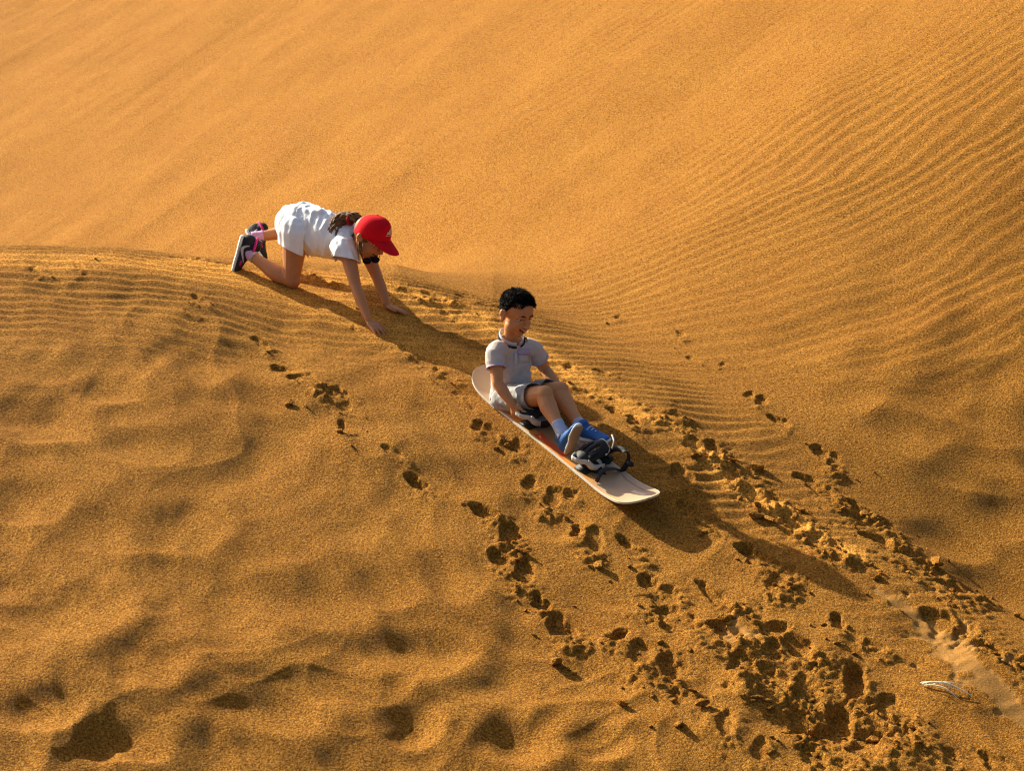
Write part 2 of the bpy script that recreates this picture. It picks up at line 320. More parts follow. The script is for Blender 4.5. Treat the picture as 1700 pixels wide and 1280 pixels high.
def grid_axis(lo, core_lo, core_hi, hi, step, grow, mx, side_hi=None):
    a = list(np.arange(core_lo, core_hi, step))
    s = step; v = core_lo
    left = []
    while v > lo: s = min(s * grow, mx if v > lo * .12 else 1e9); v -= s; left.append(v)
    s = step; v = a[-1]; right = []
    while v < hi: s = min(s * grow, mx if v < hi * .12 else 1e9); v += s; right.append(v)
    return np.array(left[::-1] + a + right)
STEP = 0.0085
gx = grid_axis(-160, -2.95, 2.95, 160, STEP, 1.03, 0.03)
gy_front = np.arange(-3.9, 2.2, STEP)
s = STEP; v = -3.9; lo = []
while v > -60: s *= 1.05; v -= s; lo.append(v)
s = STEP; v = gy_front[-1]; hi = []
while v < 240:
    s = min(s * 1.02, 0.030) if v < 19 else s * 1.05
    v += s; hi.append(v)
gy = np.array(lo[::-1] + list(gy_front) + hi)
X, Y = np.meshgrid(gx, gy)
H, PACKED, PALE = build_heights(X, Y)
ny, nx = X.shape
def terrain_z(x, y):
    i = int(np.clip(np.searchsorted(gx, x) - 1, 0, nx - 2)); j = int(np.clip(np.searchsorted(gy, y) - 1, 0, ny - 2))
    fx = (x - gx[i]) / (gx[i + 1] - gx[i]); fy = (y - gy[j]) / (gy[j + 1] - gy[j])
    return float(H[j, i] * (1 - fx) * (1 - fy) + H[j, i + 1] * fx * (1 - fy) + H[j + 1, i] * (1 - fx) * fy + H[j + 1, i + 1] * fx * fy)
def grid_mesh(name):
    me = bpy.data.meshes.new(name)
    co = np.stack([X, Y, H], -1).reshape(-1, 3).astype(np.float32)
    idx = np.arange(ny * nx).reshape(ny, nx)
    q = np.stack([idx[:-1, :-1], idx[:-1, 1:], idx[1:, 1:], idx[1:, :-1]], -1).reshape(-1, 4)
    me.vertices.add(len(co)); me.vertices.foreach_set('co', co.ravel())
    me.loops.add(q.size); me.loops.foreach_set('vertex_index', q.ravel().astype(np.int32))
    me.polygons.add(len(q)); me.polygons.foreach_set('loop_start', np.arange(0, q.size, 4, dtype=np.int32))
    me.polygons.foreach_set('use_smooth', np.ones(len(q), bool))
    at = me.attributes.new('packed', 'FLOAT', 'POINT'); at.data.foreach_set('value', PACKED.ravel().astype(np.float32))
    at = me.attributes.new('pale', 'FLOAT', 'POINT'); at.data.foreach_set('value', PALE.ravel().astype(np.float32))
    me.update(); me.validate()
    return me
SAND = sand_material('sand')
dune = link('sand_dune', grid_mesh('sand_dune'), SAND, smooth=False)
tag(dune, kind='structure')
# ---------------------------------------------------------------- loose sand: crumbs and clods thrown out of the prints
def build_clods():
    rnd = random.Random(3)
    base = []
    for k in range(7):
        bm = bmesh.new(); bmesh.ops.create_icosphere(bm, subdivisions=2, radius=1.0)
        for v in bm.verts:
            n = mnoise.noise(v.co * 1.1 + Vector((k * 9.1, 0, 0))) * 0.55 + mnoise.noise(v.co * 2.7 + Vector((0, k * 5.3, 0))) * 0.22
            v.co *= 1 + n * .8
        for j in range(6):
            pn = Vector((rnd.gauss(0, 1), rnd.gauss(0, 1), rnd.gauss(0, 1))).normalized(); dd = rnd.uniform(.45, .75)
            for v in bm.verts:
                e = v.co.dot(pn) - dd
                if e > 0: v.co -= pn * e * .92
        for v in bm.verts: v.co.z *= 0.72
        bm.verts.index_update()
        base.append((np.array([v.co[:] for v in bm.verts]), np.array([[v.index for v in f.verts] for f in bm.faces]))); bm.free()
    spots = []
    pts = ground_hit([d[0] for d in PRINTS], [d[1] for d in PRINTS])
    for (px, py, ln, wd, dp, cl), p in zip(PRINTS, pts):
        dv = downhill(p[0], p[1])
        for i in range([0, 1, 2, 5][cl]):
            s = rnd.uniform(0.8, 2.0) * ln; j = rnd.gauss(0, wd * .65)
            far = 1 if rnd.random() < .8 else 2.0
            r = rnd.choice([.004, .005, .006, .008, .010, .014]) * (1.25 if cl > 2 else 1) * (rnd.choice([1, 1, 1, 1.7]) if cl > 2 else 1) * (.65 if cl < 2 else 1)
            spots.append((p[0] + dv[0] * s * far - dv[1] * j, p[1] + dv[1] * s * far + dv[0] * j, r))
    for (ax, ay, bx, by, hw, st) in CHURN:
        q = ground_hit([ax, bx], [ay, by]); L = float(np.hypot(*(q[1, :2] - q[0, :2])))
        for i in range(int(L * hw * 130 * st)):
            t = rnd.random(); c = q[0] * (1 - t) + q[1] * t
            spots.append((c[0] + rnd.gauss(0, hw * .5), c[1] + rnd.gauss(0, hw * .5), rnd.choice([.003, .004, .005, .006, .008, .011, .015]) * min(1, .45 + .5 * st)))
    V, F, o = [], [], 0
    for (x, y, r) in spots:
        bv, bf = base[rnd.randrange(7)]
        M = Matrix.Rotation(rnd.uniform(0, 6.28), 3, 'Z') @ Matrix.Rotation(rnd.uniform(-.6, .6), 3, 'X')
        sc = np.array([rnd.uniform(.8, 1.7), rnd.uniform(.7, 1.1), rnd.choice([.45, .7, .9, 1.2])]) * r
        v = (bv * sc) @ np.array(M).T + np.array([x, y, terrain_z(x, y) + r * 0.35])
        V.append(v); F.append(bf + o); o += len(bv)
    V = np.concatenate(V); F = np.concatenate(F)
    me = bpy.data.meshes.new('loose_sand'); me.from_pydata(V.tolist(), [], F.tolist()); me.update()
    o = link('loose_sand', me, SAND, smooth=False); tag(o, 'crumbs and small clods of loose damp sand thrown along the footprints', 'loose sand', kind='stuff')
    return o
build_clods()
# ---------------------------------------------------------------- shape tools for figures
def V3(*a): return Vector(a)
def spline(pts, vals, n=6):
    """Catmull-Rom through points, with values carried along"""
    P = [Vector(p) for p in pts]; out = []
    Q = [P[0] * 2 - P[1]] + P + [P[-1] * 2 - P[-2]]
    W = [vals[0]] + list(vals) + [vals[-1]]
    for i in range(1, len(Q) - 2):
        for k in range(n):
            t = k / n; a, b, c, d = Q[i - 1], Q[i], Q[i + 1], Q[i + 2]
            p = 0.5 * ((2 * b) + (c - a) * t + (2 * a - 5 * b + 4 * c - d) * t * t + (3 * b - a - 3 * c + d) * t ** 3)
            v = tuple(np.array(W[i]) * (1 - t) + np.array(W[i + 1]) * t)
            out.append((p, v))
    out.append((P[-1], tuple(np.array(vals[-1], float))))
    return out
def tube(bm, pts, rads, seg=14, side=None, n=5, caps=True):
    """tapered tube through points; each radius is r or (r_side, r_other); side fixes the first cross axis"""
    vals = [(r, r) if not isinstance(r, tuple) else r for r in rads]
    S = spline(pts, vals, n) if len(pts) > 2 else [(Vector(pts[0]).lerp(Vector(pts[1]), k / n), tuple(np.array(vals[0]) * (1 - k / n) + np.array(vals[1]) * k / n)) for k in range(n + 1)]
    if caps:
        d0 = (S[0][0] - S[1][0]).normalized(); d1 = (S[-1][0] - S[-2][0]).normalized()
        def cap(p, v, d):
            m = min(v); return [(p + d * m * math.sin(a), (v[0] * math.cos(a), v[1] * math.cos(a))) for a in (0.5, 0.95, 1.35)]
        S = cap(S[0][0], S[0][1], d0)[::-1] + S + cap(S[-1][0], S[-1][1], d1)
    rings = []; up = None
    for i, (p, v) in enumerate(S):
        t = (S[min(i + 1, len(S) - 1)][0] - S[max(i - 1, 0)][0]).normalized()
        ref = side if side is not None else (up if up is not None else (Vector((0, 0, 1)) if abs(t.z) < .9 else Vector((1, 0, 0))))
        a = (ref - t * ref.dot(t)).normalized(); b = t.cross(a); up = a
        rings.append([bm.verts.new(p + a * v[0] * math.cos(2 * math.pi * k / seg) + b * v[1] * math.sin(2 * math.pi * k / seg)) for k in range(seg)])
    for r0, r1 in zip(rings[:-1], rings[1:]):
        for k in range(seg): bm.faces.new((r0[k], r0[(k + 1) % seg], r1[(k + 1) % seg], r1[k]))
    bm.faces.new(rings[0][::-1]); bm.faces.new(rings[-1])
def ell(bm, c, rad, axes=None, sub=3):
    M = Matrix.Diagonal((*rad, 1))
    if axes is not None:
        A = Matrix((axes[0], axes[1], axes[2])).transposed().to_4x4(); M = A @ M
    bmesh.ops.create_icosphere(bm, subdivisions=sub, radius=1, matrix=Matrix.Translation(c) @ M)
def box(bm, c, half, axes):
    A = Matrix((axes[0], axes[1], axes[2])).transposed().to_4x4()
    return bmesh.ops.create_cube(bm, size=2, matrix=Matrix.Translation(c) @ A @ Matrix.Diagonal((*half, 1)))['verts']
def to_mesh(name, bm):
    bmesh.ops.recalc_face_normals(bm, faces=bm.faces); me = bpy.data.meshes.new(name); bm.to_mesh(me); bm.free(); return me
def fuse(bm, voxel, smooth=3, name='m'):
    """one continuous surface out of overlapping closed shapes"""
    me = to_mesh(name, bm); o = bpy.data.objects.new('tmp', me); COL.objects.link(o)
    r = o.modifiers.new('r', 'REMESH'); r.mode = 'VOXEL'; r.voxel_size = voxel; r.use_smooth_shade = True
    if smooth:
        s = o.modifiers.new('s', 'SMOOTH'); s.factor = 0.5; s.iterations = smooth
    dg = bpy.context.evaluated_depsgraph_get(); dg.update()
    m2 = bpy.data.meshes.new_from_object(o.evaluated_get(dg)); bpy.data.objects.remove(o); bpy.data.meshes.remove(me); m2.name = name
    return m2
def carve(me, cuts):
    """open a garment: cut everything beyond each (point, outward normal, reach) plane near the point"""
    bm = bmesh.new(); bm.from_mesh(me)
    for p, n, reach in cuts:
        p = Vector(p); n = Vector(n).normalized()
        vs = [v for v in bm.verts if (v.co - p).length < reach]; sv = set(vs)
        es = [e for e in bm.edges if e.verts[0] in sv and e.verts[1] in sv]; fs = [f for f in bm.faces if all(v in sv for v in f.verts)]
        bmesh.ops.bisect_plane(bm, geom=vs + es + fs, plane_co=p, plane_no=n)
        kill = [v for v in bm.verts if (v.co - p).length < reach and (v.co - p).dot(n) > 1e-5]
        bmesh.ops.delete(bm, geom=kill, context='VERTS')
    # keep the garment itself, drop scraps the cuts left over
    seen = set(); best = []
    for v in bm.verts:
        if v in seen: continue
        st = [v]; seen.add(v); comp = []
        while st:
            x = st.pop(); comp.append(x)
            for e in x.link_edges:
                y = e.other_vert(x)
                if y not in seen: seen.add(y); st.append(y)
        if len(comp) > len(best): best = comp
    bs = set(best); bmesh.ops.delete(bm, geom=[v for v in bm.verts if v not in bs], context='VERTS')
    bm.to_mesh(me); bm.free(); return me
def wrinkle(me, amp, scale, stretch=(1, 1, 1), seed=0):
    n = len(me.vertices); co = np.empty(n * 3); me.vertices.foreach_get('co', co); co = co.reshape(-1, 3)
    no = np.empty(n * 3); me.vertices.foreach_get('normal', no); no = no.reshape(-1, 3)
    for i in range(n):
        q = Vector((co[i][0] * stretch[0] * scale + seed, co[i][1] * stretch[1] * scale, co[i][2] * stretch[2] * scale))
        w = 1 - abs(mnoise.noise(q)) * 2
        co[i] += no[i] * amp * (w * .7 + .5 * mnoise.noise(q * 2.3))
    me.vertices.foreach_set('co', co.ravel()); me.update(); return me
def garment(name, bm, cuts, material, parent, voxel=0.0045, smooth=4, folds=(0.003, 22), stretch=(1, 1, 1), thick=0.0022, seed=0):
    me = fuse(bm, voxel, smooth, name)
    if folds: wrinkle(me, folds[0], folds[1], stretch, seed)
    carve(me, cuts); o = link(name, me, material, parent)
    s = o.modifiers.new('thickness', 'SOLIDIFY'); s.thickness = thick; s.offset = -1
    return o
def frame(f, u):
    f = f.normalized(); u = (u - f * u.dot(f)).normalized(); return f, u, f.cross(u)      # forward, up, right
class Head:
    def __init__(s, c, f, u, k=1.0):
        s.c = c; s.f, s.u, s.r = frame(f, u); s.k = k
    def p(s, f, r, u): return s.c + (s.f * f + s.r * r + s.u * u) * s.k
    def ax(s): return (s.f, s.r, s.u)
    def e(s, bm, pos, rad, sub=3): ell(bm, s.p(*pos), [x * s.k for x in rad], s.ax(), sub)
    def build(s, bm):
        s.e(bm, (-.010, 0, .028), (.090, .073, .078)); s.e(bm, (.020, 0, -.034), (.058, .061, .062))
        s.e(bm, (.052, 0, -.083), (.020, .022, .017)); s.e(bm, (-.012, 0, -.03), (.06, .055, .05))
        for q in (-1, 1):
            s.e(bm, (.043, q * .030, -.036), (.030, .026, .028)); s.e(bm, (.062, q * .026, .012), (.016, .024, .013))
            s.e(bm, (-.006, q * .080, -.010), (.019, .009, .031)); s.e(bm, (-.014, q * .087, .002), (.012, .008, .019))
            s.e(bm, (.024, q * .046, -.054), (.032, .020, .026))
        s.e(bm, (.058, 0, .030), (.022, .045, .032))
        tube(bm, [s.p(.074, 0, .008), s.p(.086, 0, -.014), s.p(.095, 0, -.030)], [.0075 * s.k, .0085 * s.k, .0115 * s.k])
        for q in (-1, 1): s.e(bm, (.083, q * .011, -.033), (.010, .008, .007), 2)
        s.e(bm, (.076, 0, -.051), (.010, .022, .0065), 2); s.e(bm, (.074, 0, -.064), (.010, .018, .0065), 2)
def hand(bm, wrist, palm_dir, back, fingers, k=1.0, thumb_side=1, thumb=None):
    """palm plus five fingers; fingers = list of bend angles (3 joints) per finger"""
    d, b, s = frame(palm_dir, back)
    s = s * thumb_side
    L = [.060, .066, .062, .050]; off = [.023, .008, -.008, -.023]
    tube(bm, [wrist, wrist + d * .025 * k, wrist + d * .052 * k], [(.016 * k, .013 * k), (.026 * k, .011 * k), (.029 * k, .010 * k)], side=s)
    for i in range(4):
        spread = (off[i] / .023) * .16
        dd = (d + s * spread).normalized(); p = wrist + d * .050 * k + s * off[i] * 1.05 * k; pts = [p - dd * .012 * k, p]; a = 0
        for j, fr in enumerate((.42, .32, .26)):
            a += fingers[i][j]; q = dd * math.cos(a) - b * math.sin(a); p = p + q * L[i] * fr * k; pts.append(p)
        tube(bm, pts, [.0080 * k, .0080 * k, .0074 * k, .0066 * k, .0056 * k], seg=10, n=3)
    t = thumb or (.55, .75, -.15, -.25)
    p0 = wrist + d * .012 * k + s * .016 * k; dirn = (d * t[0] + s * t[1] - b * t[2] * -1).normalized(); p1 = p0 + dirn * .030 * k
    d2 = (d * (t[0] + .35) + s * t[1] * .7 + b * t[3]).normalized(); p2 = p1 + d2 * .026 * k
    tube(bm, [p0, p1, p2], [.0105 * k, .0090 * k, .0068 * k], seg=10, n=3)
def hair_tufts(head, n, length, lean, seed, width=.005, keep=None, base=True, jitter=.5):
    """short tufts over the scalp, one mesh"""
    rnd = random.Random(seed); bm = bmesh.new(); k = head.k
    for i in range(n):
        th = rnd.uniform(0, 2 * math.pi); z = rnd.uniform(-.45, 1); rr = math.sqrt(1 - z * z)
        q = Vector((rr * math.cos(th), rr * math.sin(th), z))
        if keep and not keep(q): continue
        pos = head.c + (head.f * (-.010 + q.x * .090) + head.r * q.y * .074 + head.u * (.028 + q.z * .080)) * k
        no = (head.f * q.x + head.r * q.y + head.u * q.z).normalized()
        dr = (no * .55 + (head.f * lean[0] + head.r * lean[1] + head.u * lean[2]) + Vector((rnd.gauss(0, jitter), rnd.gauss(0, jitter), rnd.gauss(0, jitter))) * .5).normalized()
        if dr.dot(no) < .12: dr = (dr + no * (.25 - dr.dot(no))).normalized()
        L = length * rnd.uniform(.6, 1.25) * (0.45 + .55 * sstep(-.3, .5, q.z)); w = width * rnd.uniform(.7, 1.3)
        tube(bm, [pos - no * .006, pos + dr * L * .5, pos + dr * L + no * -.002], [w, w * .8, w * .12], seg=5, n=2, caps=False)
    return bm
# ---------------------------------------------------------------- materials of people and gear
SKIN = mat('skin_tan', (0.60, 0.255, 0.098), rough=.55, spec=.35, sss=.18, var=.05, vscale=30)
SKIN2 = mat('skin_tan_deep', (0.52, 0.212, 0.080), rough=.55, spec=.35, sss=.18, var=.05, vscale=30)
LIP = mat('lips', (0.40, 0.12, 0.08), rough=.4); TEETH = mat('teeth', (.75, .72, .66), rough=.3, spec=.5)
BROW = mat('eyebrow_hair', (.03, .018, .010), rough=.8); EYE = mat('eye_dark', (.02, .014, .010), rough=.2, spec=.6); EYEW = mat('eye_white', (.7, .67, .62), rough=.3)
HAIR_BLACK = mat('black_hair', (.009, .0055, .0035), rough=.7, spec=.12); HAIR_BROWN = mat('curly_brown_hair', (.13, .058, .022), rough=.6, spec=.25, col2=(.26, .13, .05), vscale=60)
POLO = mat('grey_beige_pique', (.58, .50, .45), rough=.9, bump=.35, bscale=700, var=.05, vscale=40)
POLO_TRIM = mat('lilac_grey_trim', (.47, .38, .55), rough=.9); BLACK_TRIM = mat('black_trim', (.015, .015, .018), rough=.85)
COLLAR_M = mat('collar_grey', (.60, .58, .62), rough=.9)
SHORTS_M = mat('mottled_grey_cotton', (.27, .26, .26), rough=.9, vscale=34, col2=(.50, .48, .46), var=.2)
WHITE = mat('white_cotton', (.92, .905, .88), rough=.9, bump=.3, bscale=300, var=.03)
RED = mat('red_cap_cotton', (.72, .006, .014), rough=.9, spec=.12, bump=.25, bscale=500, var=.06)
RED_DK = mat('red_scrunchie', (.40, .008, .015), rough=.8); CREAM = mat('cream_print', (.80, .62, .42), rough=.7)
BLUE = mat('blue_canvas', (.020, .10, .31), rough=.75, bump=.3, bscale=300, var=.2); SOLE_TAN = mat('tan_rubber', (.36, .235, .12), rough=.8, bump=.6, bscale=180)
SOLE_W = mat('white_rubber', (.72, .70, .66), rough=.6); SOCK_B = mat('pale_blue_sock', (.42, .46, .62), rough=.95, bump=.4, bscale=200, var=.15)
SOCK_W = mat('pale_lilac_sock', (.62, .34, .50), rough=.95, bump=.4, bscale=200); BLK_SHOE = mat('black_mesh_shoe', (.018, .016, .018), rough=.75, bump=.4, bscale=300)
PINK = mat('magenta_lining', (.55, .015, .16), rough=.7); SILVER = mat('pale_grey_print', (.45, .42, .42), rough=.5)
BLK_PLASTIC = mat('black_plastic', (.012, .011, .010), rough=.6, spec=.25); BLK_STRAP = mat('black_webbing', (.014, .013, .013), rough=.7, bump=.4, bscale=300)
PLASTIC_W = mat('off_white_plastic', (.60, .56, .48), rough=.45); METAL = mat('buckle_metal', (.55, .55, .55), rough=.35, spec=.8)
GLASSD = mat('dark_lens', (.006, .005, .005), rough=.5, spec=.15)
STRAW = mat('dry_grass', (.80, .78, .58), rough=.7, var=.15, vscale=60)

# ---------------------------------------------------------------- the snowboard's place on the slope
BA = Vector((-0.124, -0.394, 0.003)); BU = Vector((0.55435, -0.78318, -0.28163)).normalized()
BW = Vector((0.83064, 0.54188, 0.12809)).normalized(); BW = (BW - BU * BW.dot(BU)).normalized(); BN = BU.cross(BW)
def BP(s, l, h): return BA + BU * s + BW * l + BN * h
def BPX(px, py, l):
    """photo pixel and distance across the board -> world point"""
    d = PX(px, py, 1.0) - Vector(CAM.tolist()); c = Vector(CAM.tolist()); t = (BP(0, l, 0) - c).dot(BW) / d.dot(BW); return c + d * t
HALF = 0.105; BC = 0.101; S0, S1 = -0.185, 1.12
def board_half(s):
    t = (s - S0) / (S1 - S0); m = HALF - 0.012 * math.sin(math.pi * t)
    e0 = min(1, (s - S0) / 0.14); e1 = min(1, (S1 - s) / 0.13)
    return m * (1 - (1 - e0) ** 2.6) ** (1 / 2.2) * (1 - (1 - e1) ** 3.2) ** (1 / 2.6)
def board_rise(s):
    a = max(0, 0.055 - s) ; b = max(0, s - 0.86)
    return 1.1 * a * a + 0.85 * b * b
def sheet_board(name, h0, h1, inset, material, parent, side_only=False):
    bm = bmesh.new(); n = 90; m = 12; top, bot = [], []
    for i in range(n + 1):
        t = i / n; t = 0.5 - 0.5 * math.cos(math.pi * t); s = S0 + 1e-4 + (S1 - S0 - 2e-4) * t; w = max(board_half(s) - inset, .0008); r = board_rise(s)
        top.append([bm.verts.new(BP(s, BC + w * (2 * j / m - 1), r + h1)) for j in range(m + 1)])
        bot.append([bm.verts.new(BP(s, BC + w * (2 * j / m - 1), r + h0)) for j in range(m + 1)])
    for G, fl in ((top, 0), (bot, 1)):
        for i in range(n):
            for j in range(m):
                q = (G[i][j], G[i + 1][j], G[i + 1][j + 1], G[i][j + 1]); bm.faces.new(q[::-1] if fl else q)
    for i in range(n):
        for j in (0, m): bm.faces.new((top[i][j], bot[i][j], bot[i + 1][j], top[i + 1][j]))
    for i in (0, n):
        for j in range(m): bm.faces.new((top[i][j], top[i][j + 1], bot[i][j + 1], bot[i][j]))
    o = link(name, to_mesh(name, bm), material, parent); 
    md = o.modifiers.new('e', 'EDGE_SPLIT'); md.split_angle = R(40)
    return o
def board_material():
    m = bpy.data.materials.new('printed_board_top'); m.use_nodes = True; nt = m.node_tree; N = nt.nodes.new; L = nt.links.new
    b = nt.nodes['Principled BSDF']; b.inputs['Roughness'].default_value = .6; b.inputs['Specular IOR Level'].default_value = .2
    g = N('ShaderNodeNewGeometry')
    def dot(v, off):
        d = N('ShaderNodeVectorMath'); d.operation = 'DOT_PRODUCT'; d.inputs[1].default_value = tuple(v); L(g.outputs['Position'], d.inputs[0])
        a = N('ShaderNodeMath'); a.operation = 'SUBTRACT'; a.inputs[1].default_value = off; L(d.outputs['Value'], a.inputs[0]); return a.outputs[0]
    s = dot(BU, BA.dot(BU)); l = dot(BW, BA.dot(BW) + BC)
    def math_(op, a, c, d=None):
        x = N('ShaderNodeMath'); x.operation = op
        for i, v in enumerate((a, c, d)):
            if v is None: continue
            if isinstance(v, (int, float)): x.inputs[i].default_value = v
            else: L(v, x.inputs[i])
        return x.outputs[0]
    def band(v, lo, hi, w):
        return math_('MULTIPLY', mr(v, lo - w, lo), mr(v, hi + w, hi))
    def mr(v, a, c):
        x = N('ShaderNodeMapRange'); x.inputs['From Min'].default_value = a; x.inputs['From Max'].default_value = c; L(v, x.inputs['Value']); return x.outputs[0]
    nz = N('ShaderNodeTexNoise'); nz.inputs['Scale'].default_value = 5; nz.inputs['Detail'].default_value = 3; L(g.outputs['Position'], nz.inputs['Vector'])
    lw = math_('MULTIPLY_ADD', math_('SUBTRACT', nz.outputs['Fac'], .5), .07, l)
    nz2 = N('ShaderNodeTexNoise'); nz2.inputs['Scale'].default_value = 40; nz2.inputs['Detail'].default_value = 4; L(g.outputs['Position'], nz2.inputs['Vector'])
    col = None
    def over(prev, color, fac):
        x = N('ShaderNodeMix'); x.data_type = 'RGBA'; L(fac, x.inputs[0])
        if isinstance(prev, tuple): x.inputs[6].default_value = (*prev, 1)
        else: L(prev, x.inputs[6])
        x.inputs[7].default_value = (*color, 1); return x.outputs[2]
    c = over((.52, .36, .23), (.34, .18, .08), band(lw, -.050, .045, .01))                        # brown centre
    c = over(c, (.72, .27, .05), math_('MULTIPLY', band(lw, -.088, -.058, .004), band(s, .18, 1.0, .05)))   # orange stripe
    c = over(c, (.58, .08, .02), math_('MULTIPLY', band(lw, -.078, -.045, .004), band(s, .38, .58, .03)))  # red flash
    c = over(c, (.52, .33, .20), mr(s, .80, .86))                                                # pale pinkish nose
    c = over(c, (.66, .33, .12), math_('MULTIPLY', band(lw, -.095, -.075, .003), band(s, .80, 1.04, .02)))
    c = over(c, (.34, .20, .16), math_('MULTIPLY', band(lw, .055, .063, .002), band(s, .82, 1.02, .02)))
    c = over(c, (.78, .58, .38), math_('MULTIPLY', band(lw, .02, .036, .003), band(s, .99, 1.06, .008)))
    c = over(c, (.50, .33, .20), mr(s, .0, -.04))
    c = over(c, (.50, .25, .05), math_('MULTIPLY', mr(nz2.outputs['Fac'], .60, .72), .45))          # sand dusted on it
    L(c, b.inputs['Base Color']); return m
def strap_mesh(pts, w, t, side):
    bm = bmesh.new(); tube(bm, pts, [(w, t)] * len(pts), seg=8, side=side, n=6, caps=False); return bm
def binding(parent, s0, yaw, scale, opened):
    """strap binding: base plate, heel hoop, high back, straps"""
    ca, sa = math.cos(yaw), math.sin(yaw)
    X = (BW * ca + BU * sa).normalized()          # towards the toes
    Yv = BN.cross(X).normalized()
    O = BP(s0, BC, board_rise(s0) + .010); k = scale
    def q(x, y, z): return O + (X * x + Yv * y + BN * z) * k
    bm = bmesh.new(); box(bm, q(0, 0, .008), (.085 * k, .036 * k, .008 * k), (X, Yv, BN)); box(bm, q(.07, 0, .014), (.028 * k, .034 * k, .010 * k), (X, Yv, BN))
    bmesh.ops.bevel(bm, geom=bm.edges[:], offset=.004 * k, segments=2, affect='EDGES')
    bd = link('binding', to_mesh('binding', bm), BLK_PLASTIC, parent)
    bm = bmesh.new(); bmesh.ops.create_cone(bm, cap_ends=True, segments=28, radius1=.040 * k, radius2=.036 * k, depth=.006 * k, matrix=Matrix.Translation(q(0, 0, .0195)) @ Matrix((X, Yv, BN)).transposed().to_4x4())
    link('disc', to_mesh('disc', bm), PLASTIC_W, bd)
    bm = bmesh.new()
    for y in (-1, 1):
        tube(bm, [q(.02, y * .048, .012), q(-.05, y * .050, .035), q(-.085, y * .040, .070)], [(.014 * k, .004 * k)] * 3, side=BN, seg=8, caps=False)
    tube(bm, [q(-.085, -.040, .070), q(-.118, -.020, .078), q(-.122, 0, .080), q(-.118, .020, .078), q(-.085, .040, .070)], [(.012 * k, .004 * k)] * 5, side=BN, seg=8, caps=False)
    link('heel_hoop', to_mesh('heel_hoop', bm), PLASTIC_W, bd)
    # high back: a curved shell hinged on the heel hoop, folded forward over the base
    bm = bmesh.new(); rows = []; ang = opened; dn = BN * math.cos(ang) + X * math.sin(ang); nn = X * math.cos(ang) - BN * math.sin(ang)
    root = q(-.105, 0, .070)
    for i in range(13):
        t = i / 12; w = (.034 + .024 * math.sin(t * 2.4)) * k * (1 - .25 * max(0, t - .85) / .15); row = []
        for j in range(11):
            a = (j / 10 - .5) * 2; row.append(bm.verts.new(root + dn * (.168 * t * k * (1 - .06 * a * a)) + nn * (.026 * a * a * k - .012 * math.sin(t * 3) * k) + Yv * a * w))
        rows.append(row)
    for i in range(12):
        for j in range(10):
            if 4 <= i <= 8 and j in (3, 6): continue
            bm.faces.new((rows[i][j], rows[i][j + 1], rows[i + 1][j + 1], rows[i + 1][j]))
    rim = [rows[12][j].co.copy() for j in range(11)]; rim = [rows[9][0].co.copy(), rows[11][0].co.copy()] + rim + [rows[11][10].co.copy(), rows[9][10].co.copy()]
    hb = link('high_back', to_mesh('high_back', bm), BLK_PLASTIC, bd); sm = hb.modifiers.new('t', 'SOLIDIFY'); sm.thickness = .008 * k; sm.offset = 0
    bm = bmesh.new(); tube(bm, rim, [.0052 * k] * len(rim), seg=8, n=2); link('rim', to_mesh('rim', bm), PLASTIC_W, bd)
    return bd, q
# ---------------------------------------------------------------- snowboard with two strap bindings
board = empty('snowboard', BP(.46, BC, 0))
tag(board, 'pale and orange snowboard with black strap bindings under the seated child', 'snowboard')
sheet_board('deck', 0.001, .0105, 0.004, board_material(), board)
sheet_board('edge', 0.000, .0098, 0.0, mat('cream_sidewall', (.72, .66, .52), rough=.5, var=.08), board)
def strap(name, pts, w, t, side, parent, material=None, n=6):
    bm = bmesh.new(); tube(bm, pts, [(w, t)] * len(pts), seg=10, side=side, n=n, caps=False); return link(name, to_mesh(name, bm), material or BLK_STRAP, parent)
fb, fq = binding(board, .715, -.18, 1.0, 1.35)
rb, rq = binding(board, .285, -.10, 1.0, 1.38)
EYE_DIR = Vector((0, -1, .2)).normalized()
strap('ankle_strap', [BPX(1000, 768, .17), BPX(1008, 752, .18), BPX(1024, 745, .19), BPX(1042, 752, .20), BPX(1041, 768, .20), BPX(1024, 788, .19), BPX(1010, 772, .18), BPX(1001, 764, .17)], .0125, .004, BU, fb)
strap('ankle_strap', [BPX(984, 762, .12), BPX(990, 775, .11), BPX(999, 790, .10), BPX(1008, 808, .10)], .019, .004, BU * .9 + BW * .4, fb)
strap('toe_strap', [BPX(968, 768, .02), BPX(985, 752, .07), BPX(1003, 752, .15), BPX(1016, 772, .21)], .015, .0035, BU, fb)
strap('toe_strap', [BPX(990, 800, .03), BPX(1000, 782, .06), BPX(1018, 778, .14), BPX(1034, 782, .20)], .013, .0035, BU, fb)
strap('ladder', [BPX(1016, 722, .18), BPX(1019, 732, .16), BPX(1016, 745, .15)], .004, .002, BU, fb, SILVER)
strap('ladder', [BPX(975, 754, .07), BPX(984, 756, .08), BPX(994, 760, .09)], .004, .002, BU, fb, SILVER)
strap('ankle_strap', [BPX(972, 760, .05), BPX(984, 770, .08), BPX(996, 786, .09), BPX(1004, 800, .10)], .022, .006, BU * .6 + BW * .7, fb)
strap('ankle_strap', [BPX(1006, 758, .17), BPX(1012, 776, .17), BPX(1026, 790, .18), BPX(1040, 774, .20)], .015, .005, BW, fb)
for c_, r_ in ((BPX(1046, 770, .20), (.022, .016, .012)), (BPX(1004, 802, .10), (.013, .016, .008))):
    bm = bmesh.new(); ell(bm, c_, r_, (BU, BW, BN), 2); link('buckle', to_mesh('buckle', bm), BLK_PLASTIC, fb)
